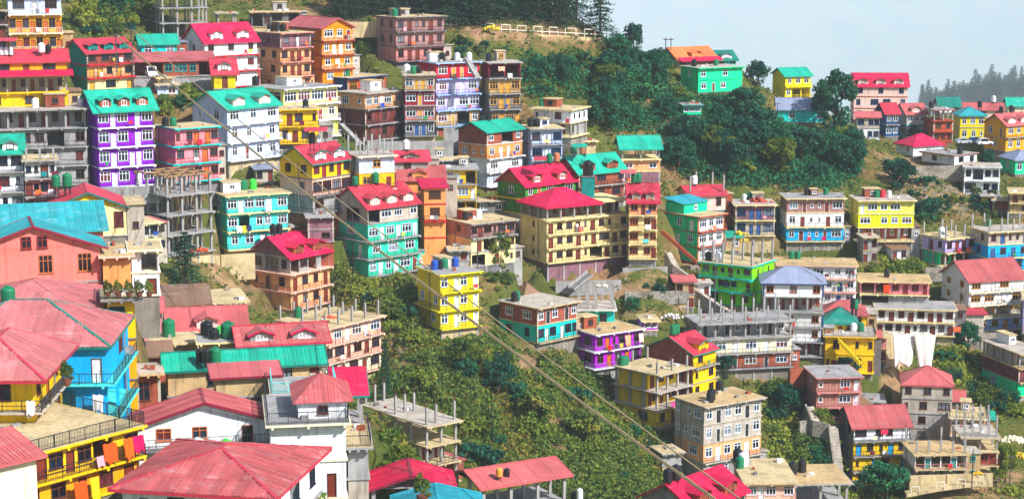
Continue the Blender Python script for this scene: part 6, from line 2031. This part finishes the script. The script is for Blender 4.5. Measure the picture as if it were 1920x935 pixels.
WASH = [  # house, storey from the bottom, fraction along the front, colour name, hex, w, h, on left side
    ('the violet house', 1, .2, 'red', 'd02030', .9, .9), ('the violet house', 1, .34, 'black and white', '40404a', .8, .7), ('the violet house', 1, .46, 'yellow', 'e8c030', .7, .7), ('the violet house', 1, .58, 'tan', 'e0a880', 1.1, 1.8),
    ('the violet house', 1, .88, 'pale pink', 'f4d0c0', 1.0, 1.5), ('the pink house', 2, .45, 'crimson', 'c02040', .9, .9), ('the aqua house', 1, .12, 'white', 'f0f0f0', 1.0, 1.1), ('the aqua house', 1, .22, 'yellow', 'e8d040', .6, 1.2),
    ('the aqua house', 1, .3, 'navy', '203868', .7, .9), ('the aqua house', 2, .6, 'white', 'f0f4f8', 1.1, .9), ('the cream corner block', 2, .55, 'white', 'f4f4f4', 1.1, .8), ('the cream corner block', 1, .5, 'aqua', '60d8d0', 1.0, .7),
    ('the lavender house', 1, .3, 'red', 'c83028', 1.0, 1.0), ('the lavender house', 1, .6, 'orange', 'f06830', 1.0, 1.2), ('the striped block', 0, .35, 'red', 'd02848', .8, .7), ('the striped block', 0, .6, 'magenta', 'c02060', .9, .7),
    ('the white yellow house', 3, .45, 'red', 'd83050', 1.3, .8), ('the white yellow house', 3, .3, 'cream', 'f0e8c0', .9, .7), ('the lime green house', 1, .5, 'navy', '283048', 1.4, .9), ('the lime green house', 0, .25, 'white', 'e8e8e8', .9, .8),
    ('the pink open house', 1, .33, 'orange', 'f04818', 1.2, 1.5), ('the white motel', 0, .97, 'orange', 'f07048', 1.5, 1.0), ('the slate grey block', 3, .25, 'tan', 'd8b090', 1.4, .9), ('the slate grey block', 3, .55, 'white', 'e8e4e0', 1.0, .9),
    ('the apricot block', 2, .3, 'blue', '2848a8', 1.2, .8), ('the laundry tenement', 1, .3, 'orange', 'e87030', .8, .8), ('the laundry tenement', 1, .7, 'white', 'e8e8ec', .9, .8), ('the laundry tenement', 0, .5, 'white', 'f0f0f0', 1.1, .8),
    ('the laundry tenement', 2, .5, 'teal', '208888', .8, .7), ('the gold hotel', 1, .5, 'white', 'f0f0f0', .9, .7), ('the white magenta house', 1, .75, 'white', 'f4f4f4', .8, .8), ('the lilac block', 3, .8, 'cream', 'f0e4d0', 1.2, .8),
    ('the green brick house', 0, .2, 'grey', '9098a8', 1.4, 1.0), ('the green brick house', 0, .4, 'white', 'e8e8f0', 1.2, 1.0), ('the sea green house', 2, .6, 'yellow', 'e0d048', .7, .6), ('the lemon house', 2, .8, 'red', 'd03838', .7, .5),
    ('the ochre frame', 1, .3, 'pink', 'f04890', 1.0, .8), ('the ochre frame', 1, .75, 'green', '30a060', .7, .8), ('the blue white house', 2, .4, 'yellow', 'e0d070', .8, .6), ('the bungalow on stilts', 1, .9, 'red', 'c03030', .8, .9),
    ('the yellow deck house', 1, .62, 'orange', 'f8581c', 1.3, 1.5), ('the yellow deck house', 1, .56, 'pink', 'f4a8b0', .8, .8), ('the yellow deck house', 1, .8, 'deep orange', 'f4641c', .9, 1.6), ('the yellow deck house', 1, .88, 'magenta', 'c81858', 1.1, 1.3),
    ('the yellow deck house', 0, .36, 'orange', 'f05818', 1.2, 2.0), ('the yellow deck house', 0, .5, 'yellow', 'f0d020', .8, 1.8), ('the blue house', 1, .93, 'white', 'f4f0f0', .9, 1.4), ('the bright yellow house', 1, .95, 'white', 'f0f0e8', .7, 1.1)]
WCOL = [('red', 'c83038'), ('white', 'eceef0'), ('blue', '2c50a0'), ('orange', 'e87030'), ('green', '3c9058'), ('pink', 'eca0b0'), ('grey', '80848c'), ('yellow', 'e4c848'), ('maroon', '702838')]
used_ = {(w_[0], w_[1], w_[3]) for w_ in WASH}
for r in HOUSES:
    for si, s_ in enumerate(reversed(r['storeys'])):
        if len(s_) > 3 and ('b' in s_[3] or 'B' in s_[3]) and 0 < si < 4 and 255 < r['d'] < 400 and rnd.random() < 0.5:
            for _ in range(rnd.randrange(1, 3)):
                cn, hx = rnd.choice(WCOL)
                if (r['short'], si, cn) not in used_:
                    used_.add((r['short'], si, cn))
                    WASH.append((r['short'], si, rnd.uniform(0.06, 0.86), cn, hx, rnd.uniform(0.5, 0.95), rnd.uniform(0.45, 0.8)))
seen = {}
for hname, si, fx_, cn, hx, w, h in WASH:
    r = HB[hname]
    k = r['hs']
    p = r['org'] + r['u'] * (r['W'] * fx_) - r['v'] * 0.9
    zz = r['org'].z + si * k + 0.17 + (0.95 if si < len(r['storeys']) and w < 1.25 and h < 1.3 else k * 0.75)
    storey = ['ground', 'second', 'third', 'fourth'][si]
    lab = '%s washing hanging from the %s floor of %s' % (cn, storey, hname)
    kk = seen.get(lab, 0)
    seen[lab] = kk + 1
    o_ = cloth('hanging_cloth', lab, 'laundry', 0, 0, w / 300 * FPX, h / 300 * FPX, 300, hx, 'washing on the balconies', 0.1, 0.1)
    o_.location = (p.x, p.y, zz)
    o_.rotation_euler = (0, 0, r['th'])

def heap(name, label, cat, px, py, wpx, d, hexc, cnt, size, mat=None, flat=0.5):
    """a pile of sacks, bricks or pots: pieces stacked in a mound"""
    p = P(px, py, d)
    root = bpy.data.objects.new(name, None)
    COL.objects.link(root)
    root.location = p
    w = wpx * d / FPX
    key = ('heap', hexc, size)
    if key not in CACHE:
        m = MB()
        m.lathe([(size * 0.35, -size * 0.42), (size * 0.62, -size * 0.2), (size * 0.62, size * 0.2), (size * 0.3, size * 0.42)], seg=7)
        CACHE[key] = m.mesh('piece', mat or plain('heap_' + hexc, hexc, 0.8))
    for i in range(cnt):
        u_ = rnd.gauss(0, 0.28)
        u_ = max(-0.5, min(0.5, u_))
        o_ = link({'sack_pile': 'sack', 'brick_pile': 'brick_bundle', 'pot_pile': 'pot'}.get(name, 'piece'), CACHE[key], root, (u_ * w, rnd.uniform(-0.25, 0.25) * w * 0.6, rnd.uniform(0.1, 1) * (1 - abs(u_) * 1.6) * w * flat * 0.5))
        o_.rotation_euler = (rnd.uniform(0, 3), rnd.uniform(0, 3), rnd.uniform(0, 3))
    tag(root, label, cat)
heap('sack_pile', 'yellow sacks heaped beside the ridge road barrier', 'sacks', 922, 55, 26, 405, 'f0d020', 16, 0.55)
heap('sack_pile', 'yellow sacks spilled on the bank under the brick pile house', 'sacks', 1388, 452, 26, 384, 'e8bc18', 14, 0.6)
heap('sack_pile', 'yellow sacks on the ledge of the brick pile house', 'sacks', 1388, 440, 28, 383, 'f0c81c', 12, 0.5)
heap('sack_pile', 'white and cream sacks heaped at the far lower corner', 'sacks', 1900, 828, 50, 326, 'f4ecc8', 34, 0.6)
heap('sack_pile', 'yellow sacks heaped at the far lower corner', 'sacks', 1912, 858, 34, 322, 'f0c430', 22, 0.6)
heap('sack_pile', 'yellow sacks stacked before the brick frame house', 'sacks', 1833, 888, 16, 308, 'f0c020', 14, 0.45)
heap('sack_pile', 'white sacks piled above the pink hut by the dry slope', 'sacks', 1260, 596, 40, 334, 'f0f0ee', 26, 0.4)
heap('sack_pile', 'white and yellow litter sacks on the bank under the cream tenement', 'sacks', 1130, 537, 22, 338, 'f0ecd8', 14, 0.45)
heap('brick_pile', 'heap of red bricks on the roof of the mauve brick house', 'bricks', 1420, 381, 54, 388, 'b8503c', 30, 0.6, None, 0.4)
heap('brick_pile', 'stack of red bricks on the roof of the lemon house', 'bricks', 848, 508, 28, 309, '9c4438', 16, 0.5, None, 0.3)
heap('brick_pile', 'orange brick stacks among the stub columns of the pink cream house', 'bricks', 618, 598, 26, 298, 'd86030', 14, 0.6, None, 0.4)
heap('brick_pile', 'stack of orange bricks at the back of the pink cream house roof', 'bricks', 592, 600, 20, 300, 'd05c30', 10, 0.6, None, 0.4)
heap('brick_pile', 'red bricks heaped inside the bare concrete frame', 'bricks', 374, 470, 30, 297, 'd0502c', 18, 0.5, None, 0.3)
heap('pot_pile', 'terracotta pots piled on the yellow roof deck', 'pots', 118, 808, 26, 155, 'b85430', 14, 0.5, None, 0.5)

# ---------------------------------------------------------------- more tanks, standing where they stand
def tank_at(k, px, py, d, wpx, label, hgt=1.25, stand=False):
    s = wpx * d / FPX / 1.12
    tank(k, P(px, py, d), label, s, hgt, stand)
FGD = 1.4
tank_at('g', 317, 631, 158 * FGD, 24, 'big green water tank on the tan outhouse', 1.35)
tank_at('k', 388, 638, 155 * FGD, 24, 'tall black water tank on the low tan outhouse', 1.5)
tank_at('k', 401, 639, 153.6 * FGD, 20, 'shorter black water tank in front on the low tan outhouse', 1.15)
tank_at('l', 414, 636, 156 * FGD, 20, 'bright green water tank behind others on the low tan outhouse', 1.2)
tank_at('g', 428, 638, 154 * FGD, 28, 'dark green water tank at the end of the low tan outhouse', 1.2)
tank_at('k', 374, 676, 136 * FGD, 14, 'narrow black water tank on the long green sheet roof', 1.6, True)
tank_at('k', 386, 677, 135.5 * FGD, 14, 'second narrow black water tank on the long green sheet roof', 1.6, True)
tank_at('g', 404, 678, 136 * FGD, 22, 'teal water tank on the long green sheet roof', 1.2, True)
tank_at('w', 371, 856, 109 * FGD, 29, 'large white water tank behind the faded red hipped roof', 1.15, True)
tank_at('l', 424, 846, 110 * FGD, 28, 'bright green tank lid showing behind the faded red hipped roof', 0.7, True)
tank_at('g', 15, 562, 126 * FGD, 28, 'teal water tank on the rose hipped roof at the picture edge', 0.8, True)
tank_at('w', 1087, 934, 205, 12, 'white water tank beside the coral pavilion', 1.6)
tank_at('k', 1076, 934, 206, 14, 'black water tank beside the coral pavilion', 0.9)
tank_at('y', 936, 892, 207, 13, 'cream tank on the ridge of the coral pavilion', 1.2, True)
tank_at('k', 950, 891, 208, 12, 'dark tank on the ridge of the coral pavilion', 1.1, True)
tank_at('w', 78, 98, 302, 13, 'white tank on the magenta roof of the awning house', 1.25)
tank_at('k', 91, 98, 303, 11, 'black tank on the magenta roof of the awning house', 1.25)
for i in range(3):
    tank_at('w', 3 + i * 9, 103, 301, 9, '%s of three white tanks under the small red canopy' % ORD[i], 1.5)
tank_at('w', 542, 262, 330, 9, 'white tank beside the small yellow house', 1.2)
tank_at('k', 585, 268, 312, 14, 'black tank under the red canopy of the yellow red dormer house', 1.3, True)
tank_at('w', 597, 267, 312, 9, 'white tank under the red canopy of the yellow red dormer house', 1.5, True)
# tank canopies
def canopy(label, px, py, wpx, hpx, d, key):
    p = P(px, py, d)
    w, h = wpx * d / FPX, hpx * d / FPX
    root = bpy.data.objects.new('tank_canopy', None)
    COL.objects.link(root)
    root.location = p
    for sx in (0.05, w - 0.05):
        for sy_ in (0, 1.6):
            m = MB()
            m.bar((sx, sy_, 0), (sx, sy_, h), 0.09)
            m.build('post', PM, root)
    m = MB()
    slope([(-0.3, -0.4, h), (w + 0.3, -0.4, h), (w + 0.3, 2.0, h + 0.4), (-0.3, 2.0, h + 0.4)], roof_mat(key), root, shared=m)
    m.build('canopy_sheet', roof_mat(key), root)
    tag(root, label, 'canopy')
canopy('small red canopy over three white tanks', -2, 104, 28, 26, 300, 'red')
canopy('small red canopy over the tanks of the yellow red dormer house', 574, 270, 36, 24, 311, 'red')
canopy('small green canopy over tanks on the teal roofed brick house', 1076, 296, 22, 20, 357, 'tea')
canopy('small red canopy over tanks on the green brick house', 1004, 314, 18, 14, 349, 'red')
canopy('small red canopy over green tanks on the cream corner block', 1166, 345, 24, 20, 346, 'crr')
# the teal tank tower
p = P(1091, 372, 350)
root = bpy.data.objects.new('tank_tower', None)
COL.objects.link(root)
root.location = p
m = MB()
m.box(0, 2.3, 0, 2.3, -3, 3.9)
m.build('tower_wall', wall_mat('dtl'), root)
m = MB()
m.box(-0.15, 2.45, -0.15, 2.45, 3.9, 4.05)
m.build('tower_slab', wall_mat('dcn'), root)
tag(root, 'square teal tower carrying a tall black tank', 'tower')
tank('k', p + Vector((1.15, 1.15, 4.05)), 'tall black tank on the square teal tower', 1.75, 1.3)

# ---------------------------------------------------------------- cars, people, dishes, pots
def car(label, px, py, d, rz, hexc, van=False):
    root = bpy.data.objects.new('parked_car', None)
    COL.objects.link(root)
    root.location = P(px, py, d)
    root.rotation_euler = (0, 0, rz)
    bm_ = plain('car_' + hexc, hexc, 0.25, 0.6)
    hh = 1.75 if van else 1.45
    prof = [(-2.0, 0.35), (2.0, 0.35), (2.02, 0.75), (1.75, 0.9), (1.0, 0.98), (0.55, hh), (-1.2, hh), (-1.85, 0.98), (-2.02, 0.85)]
    m = MB()
    m.prism([(x, -0.8, z) for x, z in prof], (0, 1.6, 0))
    m.build('body', bm_, root)
    gl = glass_mat(0)
    for s in (-1, 1):
        m = MB()
        m.prism([(-1.6, s * 0.805, 1.0), (0.85, s * 0.805, 1.0), (0.5, s * 0.805, hh - 0.08), (-1.15, s * 0.805, hh - 0.08)], (0, s * 0.012, 0))
        m.build('side_window', gl, root)
    m = MB()
    m.prism([(0.98, -0.68, 1.02), (0.98, 0.68, 1.02), (0.58, 0.62, hh - 0.06), (0.58, -0.62, hh - 0.06)], (0.05, 0, 0.04))
    m.build('windscreen', gl, root)
    key = ('wheel',)
    if key not in CACHE:
        w_ = MB()
        w_.lathe([(0.2, 0), (0.32, 0.02), (0.32, 0.2), (0.2, 0.22)], seg=14)
        CACHE[key] = w_.mesh('wheel', plain('tyre', '1c1c1e', 0.8))
    for x in (-1.25, 1.25):
        for s in (-1, 1):
            o_ = link('wheel', CACHE[key], root, (x, s * 0.72 + 0.11, 0.32))
            o_.rotation_euler = (R(90), 0, 0)
    for s in (-1, 1):
        m = MB()
        m.box(1.98, 2.04, s * 0.55 - 0.15, s * 0.55 + 0.15, 0.62, 0.78)
        m.build('headlight', plain('lamp_glass', 'f0f0e8', 0.2), root)
    tag(root, label, 'car')
car('white car parked under the weathered red carport roof', 284, 144, 334, -1.25, 'f0f2f4', True)
car('white car parked before the olive ridge house', 1846, 272, 478, 0.2, 'eceef0', True)
car('silver car parked before the rust frame', 1806, 270, 480, 0.3, 'b8bcc4')
car('dark blue car parked before the gold ridge house', 1830, 268, 482, 0.2, '38506c')
car('red van on the ridge road beside the tall cedar', 1105, 66, 425, 0.1, 'c83848', True)

def person(label, px, py, d, top, legs, rz=0.0, lift=0.0):
    """a standing figure: one skinned body, clothed by colour bands, with face, hair, arms and hands"""
    root = bpy.data.objects.new('person', None)
    COL.objects.link(root)
    root.location = P(px, py, d)
    root.rotation_euler = (0, 0, rz)
    me = bpy.data.meshes.new('body')
    V = [(0, 0, .95), (0, 0, 1.15), (0, .01, 1.38), (0, 0, 1.5), (0, -.01, 1.62), (0, -.01, 1.74),
         (.1, 0, .9), (.11, -.02, .5), (.12, .02, .08), (.12, -.12, .04), (-.1, 0, .9), (-.11, -.04, .5), (-.12, .0, .08), (-.12, -.13, .04),
         (.19, 0, 1.42), (.25, .03, 1.15), (.24, -.1, .92), (.23, -.14, .82), (-.19, 0, 1.42), (-.25, .03, 1.15), (-.23, -.12, .93), (-.22, -.17, .84)]
    E = [(0, 1), (1, 2), (2, 3), (3, 4), (4, 5), (0, 6), (6, 7), (7, 8), (8, 9), (0, 10), (10, 11), (11, 12), (12, 13), (2, 14), (14, 15), (15, 16), (16, 17), (2, 18), (18, 19), (19, 20), (20, 21)]
    RD = [.15, .14, .16, .055, .095, .085, .095, .065, .045, .04, .095, .065, .045, .04, .07, .048, .036, .038, .07, .048, .036, .038]
    me.from_pydata(V, E, [])
    o_ = link('body', me, root)
    sk = o_.modifiers.new('skin', 'SKIN')
    for i, rr in enumerate(RD):
        me.skin_vertices[0].data[i].radius = (rr, rr * 0.8)
    me.skin_vertices[0].data[0].use_root = True
    sb = o_.modifiers.new('smooth', 'SUBSURF')
    sb.levels = sb.render_levels = 1
    mt_, t, b = base_mat('person_%s_%s' % (top, legs), 0.8, 0.2)
    c = nd(t, 'ShaderNodeTexCoord')
    sx = nd(t, 'ShaderNodeSeparateXYZ')
    t.links.new(c.outputs['Object'], sx.inputs[0])
    cr = nd(t, 'ShaderNodeValToRGB')
    cr.color_ramp.interpolation = 'CONSTANT'
    el_ = cr.color_ramp.elements
    el_[0].color = (*lin(legs), 1)
    el_[1].position = 0.97 / 2
    el_[1].color = (*lin(top), 1)
    e3 = el_.new(1.48 / 2)
    e3.color = (*lin('a06c50'), 1)
    dv = nd(t, 'ShaderNodeMath', operation='MULTIPLY')
    dv.inputs[1].default_value = 0.5
    t.links.new(sx.outputs['Z'], dv.inputs[0])
    t.links.new(dv.outputs[0], cr.inputs[0])
    t.links.new(cr.outputs[0], b.inputs['Base Color'])
    me.materials.append(mt_)
    m = MB()
    m.lathe([(.102, 1.66), (.108, 1.72), (.09, 1.79), (.04, 1.83)], (0, .012, 0), seg=10)
    m.build('hair', plain('hair_dark', '1a1412', 0.7), root)
    m = MB()
    for s in (-1, 1):
        m.box(s * .035 - .014, s * .035 + .014, -.115, -.1, 1.665, 1.68)
    m.box(-.012, .012, -.125, -.1, 1.62, 1.655)
    m.build('face', plain('face_dark', '4a2c22', 0.7), root)
    tag(root, label, 'person')
def person_on(hname, si, fx_, label, top, legs, rz=0.0):
    r = HB[hname]
    p = r['org'] + r['u'] * (r['W'] * fx_) - r['v'] * 0.5
    before = set(bpy.data.objects)
    person(label, 0, 0, 1, top, legs, r['th'] + rz)
    o_ = next(o for o in bpy.data.objects if o not in before and o.name.startswith('person'))
    o_.location = (p.x, p.y, r['org'].z + si * r['hs'] + 0.17)
person_on('the cream tenement', 2, .35, 'person in white standing on the top balcony of the cream tenement', 'f0f0f0', 'e8e8ec')
person_on('the long white house', 1, .77, 'person in a green top on the balcony of the long white house', '70b050', '30343c')
person_on('the long white house', 1, .87, 'person in a red top on the balcony of the long white house', 'd05040', '4a3030')
person_on('the long white house', 2, .96, 'person in dark red at the end of the top balcony of the long white house', 'a02838', '2c2c34')
person_on('the orange house', 3, .85, 'person in red on the top terrace of the orange house', 'd83030', '3a3440')
person_on('the peach magenta house', 2, .5, 'person in grey at the veranda of the peach magenta house', '8890a0', '3c3c44') if False else None

def dish(label, px, py, d, s=0.5):
    root = bpy.data.objects.new('satellite_dish', None)
    COL.objects.link(root)
    root.location = P(px, py, d)
    m = MB()
    m.lathe([(0.05, 0), (0.3, 0.04), (0.5, 0.13), (0.5, 0.16), (0.05, 0.05)], seg=16)
    o_ = m.build('reflector', plain('dish_grey', '6a6c72', 0.5), root)
    o_.location = (0, 0, 0.9)
    o_.rotation_euler = (R(62), 0, R(20))
    m = MB()
    m.bar((0, 0, 0), (0, 0, 0.95), 0.06)
    m.build('mast', PM, root)
    root.scale = (s * 2, s * 2, s * 2)
    tag(root, label, 'satellite dish')
dish('dark satellite dish on the side railing of the blue house', 244, 672, 112 * FGD, 0.4)
dish('satellite dish on the slab beside the brick gable', 1257, 690, 312, 0.45)
dish('satellite dish on the roof edge of the striped block', 1578, 370, 392, 0.4)
dish('satellite dish on the roof of the lavender house', 1768, 444, 388, 0.4)

def potted(label, px, py, d, s):
    root = bpy.data.objects.new('potted_plant', None)
    COL.objects.link(root)
    root.location = P(px, py, d)
    m = MB()
    m.lathe([(0.16, 0), (0.24, 0.3), (0.26, 0.34)], seg=12)
    m.build('pot', plain('pot_clay', '7c4a38'), root)
    o_ = link('leaves', BUSH[6], root, (0, 0, 0.3))
    o_.scale = (0.5, 0.5, 0.6)
    root.scale = (s, s, s)
    tag(root, label, 'plant')
for i, x in enumerate((203, 222, 242, 262, 280)):
    potted('%s potted plant on the terrace of the stained yellow house' % ['first', 'second', 'third', 'fourth', 'fifth'][i], x, 556, 129 * FGD, 1.3)
potted('leafy plant growing in front of the turquoise shed roof', 792, 944, 107 * FGD, 2.0)
potted('small plant on the balcony corner of the bright yellow house', 126, 722, 107 * FGD, 1.6)
